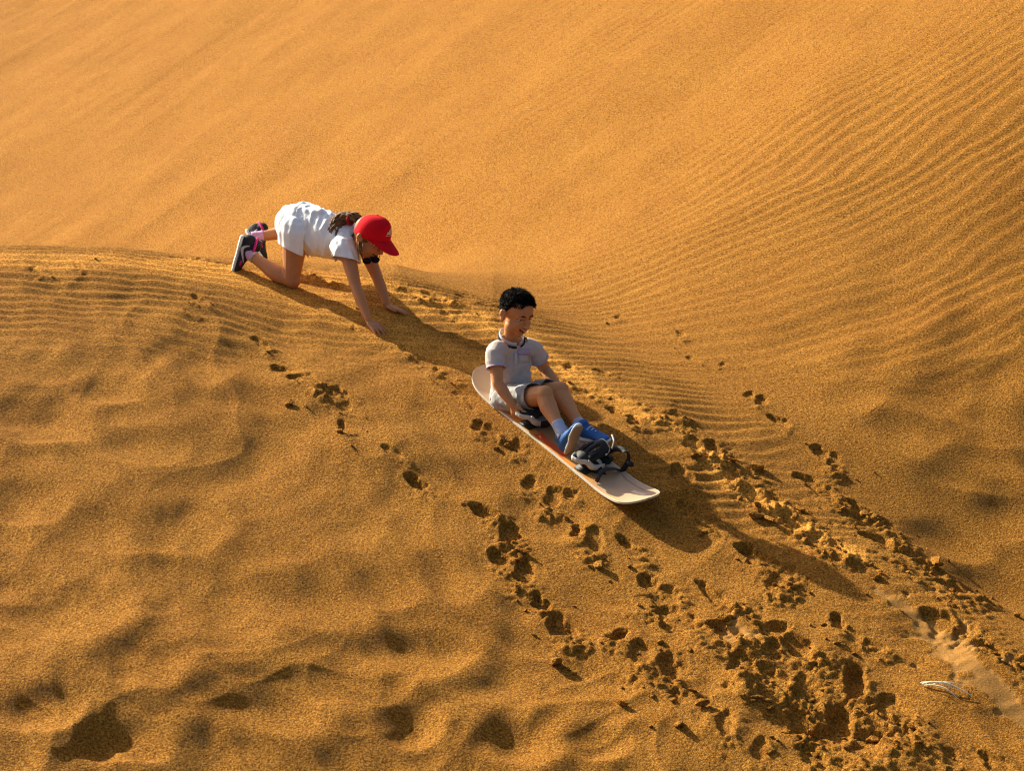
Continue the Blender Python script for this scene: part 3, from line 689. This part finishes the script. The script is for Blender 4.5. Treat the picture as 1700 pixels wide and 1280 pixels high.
strap('ankle_strap', [rq(-.03, .05, .02), rq(-.01, .085, .05), rq(.04, .085, .085), rq(.08, .045, .08)], .016, .004, BN, rb)
strap('ankle_strap', [rq(-.03, -.05, .02), rq(-.01, -.085, .04), rq(.04, -.090, .05), rq(.08, -.06, .035)], .016, .004, BN, rb)
strap('toe_strap', [rq(.05, .045, .02), rq(.08, .05, .06), rq(.09, 0, .08), rq(.07, -.045, .03)], .014, .004, BU, rb)

def shoe(parent, heel, tdir, udir, length, upper_m, sole_m, side_m=None, flip=1, sole_wrap=None):
    t, u, r = frame(tdir, udir); L = length / .2
    def q(x, y, z): return heel + (t * x + r * y * flip + u * z) * L
    bm = bmesh.new()
    tube(bm, [q(.016, 0, .045), q(.05, 0, .048), q(.085, 0, .042), q(.125, 0, .031), q(.165, 0, .025), q(.186, 0, .022)],
         [(.027 * L, .036 * L), (.030 * L, .038 * L), (.032 * L, .030 * L), (.036 * L, .021 * L), (.035 * L, .016 * L), (.024 * L, .012 * L)], side=r, seg=18, n=4)
    tube(bm, [q(.038, 0, .045), q(.034, 0, .086)], [(.027 * L, .033 * L), (.025 * L, .030 * L)], side=r, seg=18, n=3)
    up = link('shoe', fuse(bm, .003, 3, 'shoe'), upper_m, parent)
    bm = bmesh.new()
    tube(bm, [q(.010, 0, .010), q(.045, 0, .010), q(.09, .002, .010), q(.135, .004, .010), q(.175, .002, .011), q(.192, 0, .014)],
         [(.028 * L, .0115 * L), (.031 * L, .0115 * L), (.029 * L, .0105 * L), (.038 * L, .0105 * L), (.036 * L, .0105 * L), (.024 * L, .009 * L)], side=r, seg=18, n=4)
    so_ = link('sole', to_mesh('sole', bm), sole_wrap or sole_m, up)
    if sole_wrap:
        bm = bmesh.new()
        tube(bm, [q(.010, 0, .003), q(.045, 0, .003), q(.09, .002, .003), q(.135, .004, .003), q(.175, .002, .004), q(.190, 0, .007)],
             [(.026 * L, .0060 * L), (.029 * L, .0060 * L), (.027 * L, .0060 * L), (.036 * L, .0060 * L), (.034 * L, .0060 * L), (.022 * L, .004 * L)], side=r, seg=18, n=4)
        link('tread', to_mesh('tread', bm), sole_m, up)
    bm = bmesh.new()      # laces
    for i in range(4):
        x = .078 + i * .017; h = .078 - i * .0105
        tube(bm, [q(x, -.020, h - .010), q(x + .004, 0, h), q(x, .020, h - .010)], [.0024] * 3, seg=6, n=3)
    link('laces', to_mesh('laces', bm), SOLE_W, up)
    return up, q
def sock(parent, pts, rads, material):
    bm = bmesh.new(); tube(bm, pts, rads, seg=16, n=5, caps=False); me = to_mesh('sock', bm); wrinkle(me, .0012, 90); return link('sock', me, material, parent)
def face(head, body, parent, smile=True):
    me = body.data; bvh = BVHTree.FromPolygons([v.co.copy() for v in me.vertices], [p.vertices[:] for p in me.polygons])
    def s(r, u, lift=0.0):
        h = bvh.ray_cast(head.p(.2, r, u), -head.f); return (h[0] if h[0] else head.p(.07, r, u)) + head.f * lift
    k = head.k
    for q in (-1, 1):
        bm = bmesh.new(); ell(bm, s(q * .029, -.004, -.0035 * k), (.006 * k, .0115 * k, .0055 * k), head.ax(), 2); e = link('eye', to_mesh('eye', bm), EYEW, parent)
        bm = bmesh.new(); ell(bm, s(q * .030, -.005, -.0005 * k), (.0045 * k, .0062 * k, .0052 * k), head.ax(), 2); link('pupil', to_mesh('pupil', bm), EYE, parent)
        bm = bmesh.new(); tube(bm, [s(q * .016, -.001), s(q * .028, .0035, .001), s(q * .042, -.002)], [.0014, .0022, .0014], seg=6); link('eyelashes', to_mesh('eyelashes', bm), BROW, parent)
        bm = bmesh.new(); tube(bm, [s(q * .012, .016), s(q * .028, .0205, .001), s(q * .048, .014)], [(.003, .0018), (.0042, .002), (.002, .0012)], seg=6); link('eyebrow', to_mesh('eyebrow', bm), BROW, parent)
    bm = bmesh.new(); tube(bm, [s(-.026, -.051), s(-.013, -.0585, .0005), s(0, -.0615, .001), s(.013, -.0585, .0005), s(.026, -.051)], [(.002, .0015), (.0048, .003), (.0062, .003), (.0048, .003), (.002, .0015)], side=head.u, seg=8)
    link('mouth', to_mesh('mouth', bm), mat('mouth_dark', (.12, .02, .015), rough=.6), parent)
    if smile:
        bm = bmesh.new(); tube(bm, [s(-.017, -.0555, .0025), s(0, -.0585, .0035), s(.017, -.0555, .0025)], [(.0015, .001), (.003, .0012), (.0015, .001)], side=head.u, seg=8); link('teeth', to_mesh('teeth', bm), TEETH, parent)
        bm = bmesh.new(); tube(bm, [s(-.022, -.060, .0), s(0, -.069, .0015), s(.022, -.060, .0)], [(.0015, .001), (.0034, .002), (.0015, .001)], side=head.u, seg=8); link('lip', to_mesh('lip', bm), LIP, parent)

# ---------------------------------------------------------------- the boy sitting on the board
boy = empty('person', BP(.08, BC, .012))
tag(boy, 'smiling child with short black hair and grey polo shirt sitting on the snowboard', 'person')
pel = BPX(849, 661, .115); nk = BPX(848, 563, .115); hips = {-1: BPX(842, 664, .055), 1: BPX(866, 659, .175)}
shR = BPX(822, 583, .01); shL = BPX(885, 578, .215); fwd = Vector((BU.x, BU.y, 0)).normalized(); rt = (shR - shL).normalized()
BH = Head(BPX(858, 519, .115), Vector((.62, -.71, -.34)), Vector((.05, -.02, 1)), .94)
kR, aR = BPX(903, 655, .085), BPX(930, 712, .06); kL, aL = BPX(929, 648, .225), BPX(961, 703, .19)
elR, wrR = BPX(826, 636, -.035), BPX(851, 672, -.015); elL, wrL = BPX(904, 612, .275), BPX(929, 646, .265)
bm = bmesh.new()
tube(bm, [pel - Vector((0, 0, .02)), pel.lerp(nk, .3), pel.lerp(nk, .62), pel.lerp(nk, .88), nk], [(.092, .072), (.080, .062), (.092, .066), (.080, .052), (.033, .031)], side=rt, seg=20)
tube(bm, [nk - Vector((0, 0, .02)), BH.p(-.022, 0, -.05)], [.032, .031])
for sh in (shR, shL): tube(bm, [nk.lerp(sh, .25) - Vector((0, 0, .02)), sh], [.040, .034])
tube(bm, [shR, shR.lerp(elR, .5), elR], [.036, .032, .026]); tube(bm, [elR, elR.lerp(wrR, .35), wrR], [.026, .0275, .0185])
tube(bm, [shL, shL.lerp(elL, .5), elL], [.036, .032, .026]); tube(bm, [elL, elL.lerp(wrL, .35), wrL], [.026, .0275, .0185])
for hp, kn, an in ((hips[-1], kR, aR), (hips[1], kL, aL)):
    tube(bm, [hp, hp.lerp(kn, .5) - BN * .006, kn], [.064, .054, .041]); ell(bm, kn + BU * .006 + BN * .004, (.040, .038, .040))
    back = (-BU * .5 - BN * .8).normalized() * .010
    tube(bm, [kn, kn.lerp(an, .33) + back, kn.lerp(an, .7) + back * .5, an, an + (an - kn).normalized() * .03], [.039, .041, .030, .0245, .024])
hand(bm, wrR, BU * .50 - BN * .82 + BW * .10, -BW * 1 + BN * .1 + BU * .3, [(.25, .5, .4), (.3, .55, .45), (.3, .6, .5), (.3, .6, .5)], .84, -1, (.6, .7, -.2, -.2))
hand(bm, wrL, BU * .40 - BN * .9, BW, [(.3, .5, .4)] * 4, .84, 1)
BH.build(bm)
bbody = link('body', fuse(bm, .0030, 4, 'body'), SKIN, boy)
face(BH, bbody, bbody)
bm = hair_tufts(BH, 4600, .019, (.55, .20, .15), 4, .0019, jitter=.34, keep=lambda q: q.z > (-.05 if q.x > .62 else (.12 + .15 * (q.x > .3))) - (.62 if q.x < .12 else 0) + (.30 if q.x > .55 else 0) and not (q.x > .80 and q.z < .55))
BH.e(bm, (-.014, 0, .033), (.089, .0755, .079)); 
hme = to_mesh('hair', bm)
# keep the hair cap off the face
hb2 = bmesh.new(); hb2.from_mesh(hme)
kill = []
for v in hb2.verts:
    d = v.co - BH.c; x, z, y = d.dot(BH.f) / BH.k, d.dot(BH.u) / BH.k, abs(d.dot(BH.r)) / BH.k
    line = .056 if x > .045 else (.002 + (.054) * max(0, (x - .012) / .033) if x > .012 else (.002 if x > -.004 else (.012 if x > -.026 else -.045)))
    if z < line: kill.append(v)
bmesh.ops.delete(hb2, geom=kill, context='VERTS'); hb2.to_mesh(hme); hb2.free()
link('hair', hme, HAIR_BLACK, boy)
# polo shirt
slR, slL = shR.lerp(elR, .52), shL.lerp(elL, .52)
bm = bmesh.new(); low = pel + Vector((0, 0, .012))
tube(bm, [low - (nk - pel) * .12, low, pel.lerp(nk, .33), pel.lerp(nk, .62), pel.lerp(nk, .87), nk + Vector((0, 0, .01))], [(.106, .084), (.103, .083), (.098, .076), (.098, .074), (.080, .056), (.048, .046)], side=rt, seg=24)
for sh, sl in ((shR, slR), (shL, slL)):
    tube(bm, [nk.lerp(sh, .3) - Vector((0, 0, .022)), sh + Vector((0, 0, -.002)), sl, sl + (sl - sh) * .5], [.044, .0400, .043, .046])
updir = (nk - pel).normalized()
polo = garment('polo_shirt', bm, [(nk + updir * .000, updir * 1 + fwd * .25, .075), (low - updir * .012, -updir, .16), (slR, slR - shR, .07), (slL, slL - shL, .07)], POLO, boy, folds=(.0045, 13), stretch=(1, 1, 1.7), seed=3)
def ring(c, n, a, rx, ry, r, name, m_, parent, gap=0, tilt=None, seg=40):
    n = n.normalized(); a = (a - n * n.dot(a)).normalized(); b = n.cross(a); bm = bmesh.new(); pts = []
    N_ = 18
    for i in range(N_ + (0 if gap else 1)):
        t = (gap / 2 + (2 * math.pi - gap) * i / (N_ - (1 if gap else 0))) if gap else 2 * math.pi * i / N_
        pts.append(c + a * rx * math.cos(t) + b * ry * math.sin(t))
    tube(bm, pts, [r] * len(pts), side=n, seg=8, n=3, caps=False); return link(name, to_mesh(name, bm), m_, parent)
cn = (updir - fwd * -.0 + Vector((0, 0, .2))).normalized()
cc = nk + updir * .014
ring(cc + fwd * .004, cn * 1 + fwd * .45, fwd, .057, .054, (.0125, .0035), 'collar', COLLAR_M, polo, gap=.35)
ring(cc - updir * .008 + fwd * .006, cn * 1 + fwd * .5, fwd, .0635, .0605, (.0065, .0035), 'collar_stripe', BLACK_TRIM, polo, gap=.42)
for sh, sl, el in ((shR, slR, elR), (shL, slL, elL)): ring(sl, el - sh, rt, .0455, .0455, (.0035, .0022), 'cuff', POLO_TRIM, polo)
pb = BVHTree.FromPolygons([v.co.copy() for v in polo.data.vertices], [p.vertices[:] for p in polo.data.polygons])
def on_chest(px, py, lift=.002):
    c = Vector(CAM.tolist()); d = (PX(px, py, 1) - c).normalized(); h = pb.ray_cast(c, d); return h[0] - d * lift if h[0] else BPX(px, py, .1)
bm = bmesh.new(); tube(bm, [on_chest(854, 573), on_chest(856, 586), on_chest(856, 605)], [(.0065, .0014)] * 3, side=rt, seg=8); link('placket', to_mesh('placket', bm), COLLAR_M, polo)
for y in (577, 588, 599):
    bm = bmesh.new(); ell(bm, on_chest(855, y, .004), (.003, .003, .003), None, 2); link('button', to_mesh('button', bm), SOLE_W, polo)
def patch(name, grid, m_, parent, th=.002):
    bm = bmesh.new(); vs = [[bm.verts.new(on_chest(x, y, .0028)) for x, y in row] for row in grid]
    for i in range(len(vs) - 1):
        for j in range(len(vs[0]) - 1): bm.faces.new((vs[i][j], vs[i][j + 1], vs[i + 1][j + 1], vs[i + 1][j]))
    o = link(name, to_mesh(name, bm), m_, parent); s_ = o.modifiers.new('t', 'SOLIDIFY'); s_.thickness = th; s_.offset = 0; return o
patch('pocket', [[(861 + 4.6 * j, 588 + 5 * i - j * .3) for j in range(5)] for i in range(4)], POLO, polo, .0012)
patch('pocket_flap', [[(860 + 4.9 * j, 580 + 3.2 * i - j * .3) for j in range(5)] for i in range(4)], POLO_TRIM, polo, .003)
# shorts
bm = bmesh.new()
tube(bm, [pel + updir * .03, pel, pel - updir * .035], [(.098, .080), (.104, .088), (.096, .080)], side=rt, seg=22)
for hp, kn in ((hips[-1], kR), (hips[1], kL)):
    tube(bm, [hp - BU * .02, hp.lerp(kn, .45), hp.lerp(kn, .95)], [.070, .062, .058])
cuts = [(hp.lerp(kn, .74), (kn - hp), .075) for hp, kn in ((hips[-1], kR), (hips[1], kL))] + [(pel + updir * .02, updir, .13)]
shorts = garment('shorts', bm, cuts, SHORTS_M, boy, folds=(.006, 17), seed=9)
for hp, kn in (): ring(hp.lerp(kn, .735), kn - hp, rt, .063, .063, (.006, .002), 'hem', COLLAR_M, shorts)
# socks and shoes
uR = (aR - kR).normalized(); uL = (aL - kL).normalized()
sock(boy, [aR - uR * .035, aR, aR + uR * .045], [.0285, .0275, .029], SOCK_B); sock(boy, [aL - uL * .012, aL + uL * .01, aL + uL * .045], [.028, .0275, .029], SOCK_B)
hR = BPX(944, 754, .055) + BU * .002
shoe(boy, hR, BN * .93 + BU * .30 + BW * .05, -BU * .93 + BN * .30 - BW * .12, .182, BLUE, SOLE_TAN, flip=1, sole_wrap=SOLE_W)
hL = BPX(967, 729, .185)
shoe(boy, hL, BU * .93 + BN * .32 + BW * .12, BN * .93 - BU * .30 - BW * .1, .178, BLUE, SOLE_TAN, flip=-1, sole_wrap=SOLE_W)
for a_, b_ in (('femR', (hips[-1], kR)), ('shinR', (kR, aR)), ('femL', (hips[1], kL)), ('shinL', (kL, aL)), ('uarmR', (shR, elR)), ('farmR', (elR, wrR)), ('torso', (pel, nk))): print(a_, round((b_[0] - b_[1]).length, 3))
def GX(px, py, d): return PX(px, py, d - 0.080)
# ---------------------------------------------------------------- the girl crawling along the crest
girl = empty('person', GX(484, 478, 12.606))
tag(girl, 'child in white clothes and red cap crawling on hands and knee along the crest', 'person')
gp = GX(499, 374, 12.62); gn = GX(592, 398, 12.47); gf = (gn - gp).normalized(); grt = GX(575, 416, 12.39) - GX(602, 402, 12.58); grt.normalize()
gshR, gshL = GX(575, 413, 12.40), GX(602, 402, 12.57)
gelR, gwrR = GX(591, 477, 12.33), GX(611, 529, 12.265); gelL, gwrL = GX(627, 462, 12.53), GX(642, 503, 12.485)
ghR, ghL = GX(491, 386, 12.56), GX(500, 378, 12.68)
gkR, gaR = GX(484, 464, 12.595), GX(417, 424, 12.69); gkL, gaL = GX(516, 378, 12.90), GX(431, 392, 12.88)
GH = Head(GX(616, 393, 12.36), Vector((.66, -.50, -.50)), Vector((.42, -.25, .85)), .96)
bm = bmesh.new()
tube(bm, [gp - gf * .05, gp + gf * .04, gp.lerp(gn, .45), gp.lerp(gn, .78), gn], [(.085, .080), (.090, .080), (.078, .062), (.092, .070), (.040, .038)], side=grt, seg=20)
tube(bm, [gn - gf * .02, GH.p(-.02, 0, -.05)], [.036, .036])
for sh in (gshR, gshL): tube(bm, [gn.lerp(sh, .2) - gf * .02, sh], [.042, .036])
for sh, el, wr in ((gshR, gelR, gwrR), (gshL, gelL, gwrL)):
    tube(bm, [sh, sh.lerp(el, .5), el], [.038, .035, .027]); tube(bm, [el, el.lerp(wr, .35), wr], [.027, .0285, .0185])
tube(bm, [ghR, ghR.lerp(gkR, .5) - Vector((0, .0, 0)), gkR], [.068, .055, .042]); ell(bm, gkR + Vector((.006, -.003, -.004)), (.041, .041, .040))
tube(bm, [gkR, gkR.lerp(gaR, .35) + Vector((-.006, 0, -.010)), gkR.lerp(gaR, .7) + Vector((-.003, 0, -.004)), gaR, gaR + (gaR - gkR).normalized() * .02], [.038, .042, .031, .0245, .024])
tube(bm, [ghL, ghL.lerp(gkL, .5), gkL], [.068, .055, .042]); ell(bm, gkL, (.041, .041, .041))
tube(bm, [gkL, gkL.lerp(gaL, .35) + Vector((0, 0, .008)), gkL.lerp(gaL, .7), gaL, gaL + (gaL - gkL).normalized() * .02], [.038, .042, .031, .0245, .024])
hn = Vector((.10, -.15, 1)).normalized()
hand(bm, gwrR + Vector((0, 0, -.012)), Vector((.62, -.60, -.42)), Vector((.30, -.30, .85)), [(-.05, .18, .12), (-.08, .2, .15), (-.05, .2, .15), (-.05, .2, .12)], 1.0, -1, (.75, .75, .0, -.12))
hand(bm, gwrL + Vector((0, 0, -.012)), Vector((.92, -.20, -.32)), Vector((.30, 0, .85)), [(-.05, .12, .10), (-.08, .15, .1), (-.05, .15, .12), (-.05, .2, .1)], 1.0, 1, (.75, .70, .0, -.12))
GH.build(bm)
gbody = link('body', fuse(bm, .0030, 5, 'body'), SKIN2, girl)
face(GH, gbody, gbody, smile=False)
# white shirt and shorts
bm = bmesh.new(); dn = Vector((0, 0, -1))
tube(bm, [gp - gf * .02 + dn * .006, gp.lerp(gn, .35) + dn * .012, gp.lerp(gn, .6) + dn * .012, gp.lerp(gn, .82), gn + gf * .02], [(.108, .118), (.104, .118), (.112, .110), (.096, .085), (.046, .050)], side=grt, seg=26)
gsR, gsL = gshR.lerp(gelR, .30), gshL.lerp(gelL, .30)
for sh, sl in ((gshR, gsR), (gshL, gsL)): tube(bm, [gn.lerp(sh, .2) - gf * .045, sh - gf * .02, sl - gf * .018, sl + (sl - sh) * .6 - gf * .018], [.058, .060, .062, .063])
for px, py, r in ((528, 354, .034), (546, 362, .030), (538, 366, .026)): ell(bm, GX(px, py, 12.52), (r * 1.2, r, r * .7))
shirt = garment('shirt', bm, [(gn + gf * .004, gf, .07), (gsR, gsR - gshR - gf * .03, .085), (gsL, gsL - gshL - gf * .03, .085), (gp + gf * .015, -gf, .17)], WHITE, girl, folds=(.0085, 12), stretch=(1.5, 1.5, .7), seed=5)
bm = bmesh.new()
tube(bm, [gp - gf * .035, gp, gp + gf * .12], [(.094, .100), (.110, .116), (.100, .110)], side=grt, seg=24)
for hp, kn, e in ((ghR, gkR, .52), (ghL, gkL, .40)):
    tube(bm, [hp, hp.lerp(kn, .3), hp.lerp(kn, e + .12)], [.088, .078, .070])
garment('shorts', bm, [(ghR.lerp(gkR, .38), (gkR - ghR) + Vector((-.10, 0, -.02)), .11), (ghL.lerp(gkL, .42), gkL - ghL, .10), (gp + gf * .10, gf, .16)], WHITE, girl, folds=(.009, 13), stretch=(1.3, 1.3, .5), seed=8)
# curly ponytail and loose strands
rnd = random.Random(11); bm = bmesh.new()
GH.e(bm, (-.020, 0, .018), (.088, .076, .078)); 
tail = [GX(594, 362, 12.40), GX(580, 361, 12.44), GX(564, 367, 12.46), GX(557, 382, 12.45), GX(561, 400, 12.42)]
TS = spline(tail, [(.026,), (.030,), (.042,), (.044,), (.016,)], 8)
for i in range(330):
    k0 = rnd.randrange(0, len(TS) - 14); ln = rnd.randrange(9, min(26, len(TS) - k0)) if len(TS) - k0 > 10 else 9
    ph = rnd.uniform(0, 6.28); wv = rnd.uniform(.5, 1.1); off = Vector((rnd.gauss(0, 1), rnd.gauss(0, 1), rnd.gauss(0, 1))).normalized(); pts = []
    for j in range(ln):
        p, w = TS[min(k0 + j, len(TS) - 1)]; a = ph + j * wv
        pts.append(p + off * w[0] * .75 + Vector((math.cos(a), math.sin(a * .7), math.sin(a))) * .0075)
    tube(bm, pts, [.0036] * (ln - 1) + [.001], seg=5, n=2, caps=False)
for p, w in TS[2:-3:3]: ell(bm, p, (w[0] * .60,) * 3, None, 2)
for i in range(9):
    a = GX(598 + rnd.gauss(0, 2.0), 408, 12.30 + rnd.gauss(0, .008)); b = GX(597 + rnd.gauss(0, 2.2), 428 + rnd.uniform(-3, 8), 12.31 + rnd.gauss(0, .008))
    tube(bm, [GH.p(-.01, .07 + rnd.gauss(0, .004), -.005), a, b], [.003, .003, .001], seg=5, n=3, caps=False)
gh = link('hair', to_mesh('hair', bm), HAIR_BROWN, girl)
tie = GX(580, 365, 12.43); td = (tail[2] - tail[0]).normalized()
for i, off in enumerate((-.006, .010)): ring(tie + td * off, td, Vector((0, 0, 1)), .021, .021, .008, 'hair_tie', RED_DK, gh) if i == 0 else None
# red cap
cu = (GH.u * 1 - GH.f * -.05).normalized()
CAPH = Head(GH.p(-.004, 0, .022), GH.f * 1 + GH.u * .22, GH.u * 1 - GH.f * .22, GH.k * 1.04)
bm = bmesh.new(); rows = []
for i in range(15):
    th = i / 14 * math.pi / 2; row = []
    for j in range(48):
        a = 2 * math.pi * j / 48; seam = 1 - .010 * max(0, 1 - abs(((a / (math.pi / 3)) + .5) % 1 - .5) * 9)
        fr =   .100 * math.cos(th) ** .50 if math.cos(a) > 0 else .094 * math.cos(th) ** .85
        hh = .106 * math.sin(th) - .014
        row.append(bm.verts.new(CAPH.p(fr * math.cos(a) * seam, .083 * math.cos(th) ** .75 * math.sin(a) * seam, hh + .004 * math.cos(a))))
    rows.append(row)
for i in range(14):
    for j in range(48):
        if i < 5 and 22 <= j <= 26: continue                   # opening over the adjuster at the back
        bm.faces.new((rows[i][j], rows[i][(j + 1) % 48], rows[i + 1][(j + 1) % 48], rows[i + 1][j]))
bmesh.ops.remove_doubles(bm, verts=bm.verts, dist=.0004)
cap = link('cap', to_mesh('cap', bm), RED, girl); s_ = cap.modifiers.new('t', 'SOLIDIFY'); s_.thickness = .003
bm = bmesh.new(); ell(bm, CAPH.p(0, 0, .0935), (.006, .006, .004)); link('button', to_mesh('button', bm), RED, cap)
bm = bmesh.new(); vs = []
for i in range(9):
    t = i / 8; row = []
    for j in range(17):
        a = (j / 16 - .5) * 2; y = a * (.078 - .010 * t * t); x0 = .100 * math.sqrt(max(0, 1 - (y / .0835) ** 2)); ext = .078 * math.sqrt(max(0, 1 - abs(a) ** 2.6))
        row.append(bm.verts.new(CAPH.p(x0 * .985 + t * ext, y, -.004 - .010 * a * a - .50 * t * ext)))
    vs.append(row)
for i in range(8):
    for j in range(16): bm.faces.new((vs[i][j], vs[i][j + 1], vs[i + 1][j + 1], vs[i + 1][j]))
br = link('brim', to_mesh('brim', bm), RED, cap); s_ = br.modifiers.new('t', 'SOLIDIFY'); s_.thickness = .0035; s_.offset = 0
# printed mark on the cap front: three slanted bars and a line under them
def on_cap(y, z, lift=.0022):
    th = math.asin(min(1, (z + .014) / .106)); fr = .100 * math.cos(th) ** .50; yy = .083 * math.cos(th) ** .75; a = math.asin(max(-1, min(1, y / yy)))
    return CAPH.p(fr * math.cos(a) + lift, yy * math.sin(a), z + .004)
def quad_strip(corners, n=4):
    (a, b, c, d) = corners; g = []
    for i in range(n + 1):
        row = []
        for j in range(n + 1):
            u, v = i / n, j / n
            y = (a[0] * (1 - u) + b[0] * u) * (1 - v) + (d[0] * (1 - u) + c[0] * u) * v; z = (a[1] * (1 - u) + b[1] * u) * (1 - v) + (d[1] * (1 - u) + c[1] * u) * v
            row.append(bm.verts.new(on_cap(y, z)))
        g.append(row)
    for i in range(n):
        for j in range(n): bm.faces.new((g[i][j], g[i + 1][j], g[i + 1][j + 1], g[i][j + 1]))
bm = bmesh.new(); sg = 1
for (y0, w, h) in ((.015, .0085, .012), (.003, .0085, .022), (-.009, .0085, .032)):
    quad_strip([(y0, .030), (y0 - w, .030), (y0 - w - .006, .030 + h * .8), (y0 - .004 - .002, .030 + h)])
quad_strip([(.020, .0225), (-.020, .0225), (-.020, .0255), (.020, .0255)])
link('cap_emblem', to_mesh('cap_emblem', bm), CREAM, cap, smooth=False)
# dark sunglasses dangling on a cord under the chin
bm = bmesh.new(); ga = Vector((.92, -.38, .05)).normalized(); gb = Vector((0, 0, 1)); gc = ga.cross(gb)
for px, py in ((623, 431), (609, 433)): ell(bm, GX(px, py, 12.35), (.024, .017, .006), (ga, gb - ga * gb.dot(ga), gc), 3)
tube(bm, [GX(619, 428, 12.35), GX(616, 427, 12.345), GX(613, 429, 12.35)], [.003] * 3, seg=6)
tube(bm, [GX(629, 429, 12.36), GX(630, 422, 12.42), GX(622, 414, 12.46)], [.0022] * 3, seg=6); tube(bm, [GX(603, 432, 12.36), GX(600, 424, 12.38), GX(599, 415, 12.41)], [.0022] * 3, seg=6)
link('sunglasses', to_mesh('sunglasses', bm), GLASSD, girl)
# socks and shoes
u1 = (gaR - gkR).normalized(); u2 = (gaL - gkL).normalized()
s1_ = sock(girl, [gaR - u1 * .022, gaR, gaR + u1 * .045], [.0285, .0275, .030], SOCK_W)
ring(gaR - u1 * .020, u1, grt, .0285, .0285, (.005, .002), 'band', SILVER, s1_)
sock(girl, [gaL - u2 * .020, gaL, gaL + u2 * .04], [.0285, .0275, .030], SOCK_W)
def trainer(heel, t, u, L, flip, mark):
    up, q = shoe(girl, heel, t, u, L, BLK_SHOE, SOLE_W, flip=flip)
    tt, uu, rr = frame(t, u); k = L / .2
    bm = bmesh.new(); tube(bm, [q(.075, -.024, .080), q(.040, -.027, .084), q(.008, -.018, .082), q(.000, 0, .080), q(.008, .018, .082), q(.040, .027, .084), q(.075, .024, .080)], [.0065] * 7, seg=8); link('collar', to_mesh('collar', bm), PINK, up)
    bm = bmesh.new(); tube(bm, [q(.06, 0, .082), q(.085, 0, .072), q(.10, 0, .062)], [(.016, .005)] * 3, side=rr, seg=8); link('tongue', to_mesh('tongue', bm), PINK, up)
    for s in (-1, 1):
        bm = bmesh.new(); ell(bm, q(.125, s * .029, .036), (.020 * k, .006 * k, .008 * k), (tt, rr, uu), 2); link('toe_panel', to_mesh('toe_panel', bm), PINK, up)
    C = [(.040, .060, .002), (.048, .040, .005), (.060, .030, .0075), (.080, .034, .0055), (.105, .044, .003), (.125, .052, .001)]
    for s in (-1, 1):
        bm = bmesh.new(); tube(bm, [q(x, s * (.0305 + .004 * (x > .05)), z) for x, z, w in C], [(w * k, .0016) for x, z, w in C], side=uu, seg=8, n=4, caps=False)
        link('side_mark', to_mesh('side_mark', bm), SILVER, up)
    return up
trainer(GX(400, 389, 12.70), Vector((-.26, -.12, -.96)), Vector((.92, -.12, -.30)), .212, 1, 1)
trainer(GX(407, 384, 12.93), Vector((.42, -.50, -.62)), Vector((.74, .10, .42)), .205, 1, 1)
for a_, b_ in (('femR', (ghR, gkR)), ('shinR', (gkR, gaR)), ('femL', (ghL, gkL)), ('shinL', (gkL, gaL)), ('uarmR', (gshR, gelR)), ('farmR', (gelR, gwrR)), ('uarmL', (gshL, gelL)), ('farmL', (gelL, gwrL)), ('torso', (gp, gn))): print('girl', a_, round((b_[0] - b_[1]).length, 3))
# ---------------------------------------------------------------- a dry sprig of grass on the sand
root = ground_hit([1530], [1146])[0]; root = Vector((root[0], root[1], terrain_z(root[0], root[1]) + .008))
tip = ground_hit([1612], [1165])[0]
st = empty('grass_sprig', root); tag(st, 'pale dry sprig of grass lying on bare sand at the lower right', 'grass sprig')
for (px, py), bend, w, sx, sy in (((1612, 1165), .006, .0046, 1529, 1145), ((1597, 1149), -.012, .0030, 1550, 1148), ((1590, 1171), .006, .0032, 1535, 1150), ((1580, 1156), .003, .0032, 1531, 1147)):
    a = ground_hit([sx], [sy])[0]; b = ground_hit([px], [py])[0]; pts = []
    for i in range(7):
        t = i / 6; x = a[0] * (1 - t) + b[0] * t; y = a[1] * (1 - t) + b[1] * t + bend * math.sin(math.pi * t); pts.append(Vector((x, y, terrain_z(x, y) + .010 + .014 * math.sin(math.pi * t))))
    bm = bmesh.new(); tube(bm, pts, [(w * (1 - .6 * i / 6), w * .5) for i in range(7)], seg=6, n=3); link('blade', to_mesh('blade', bm), STRAW, st)
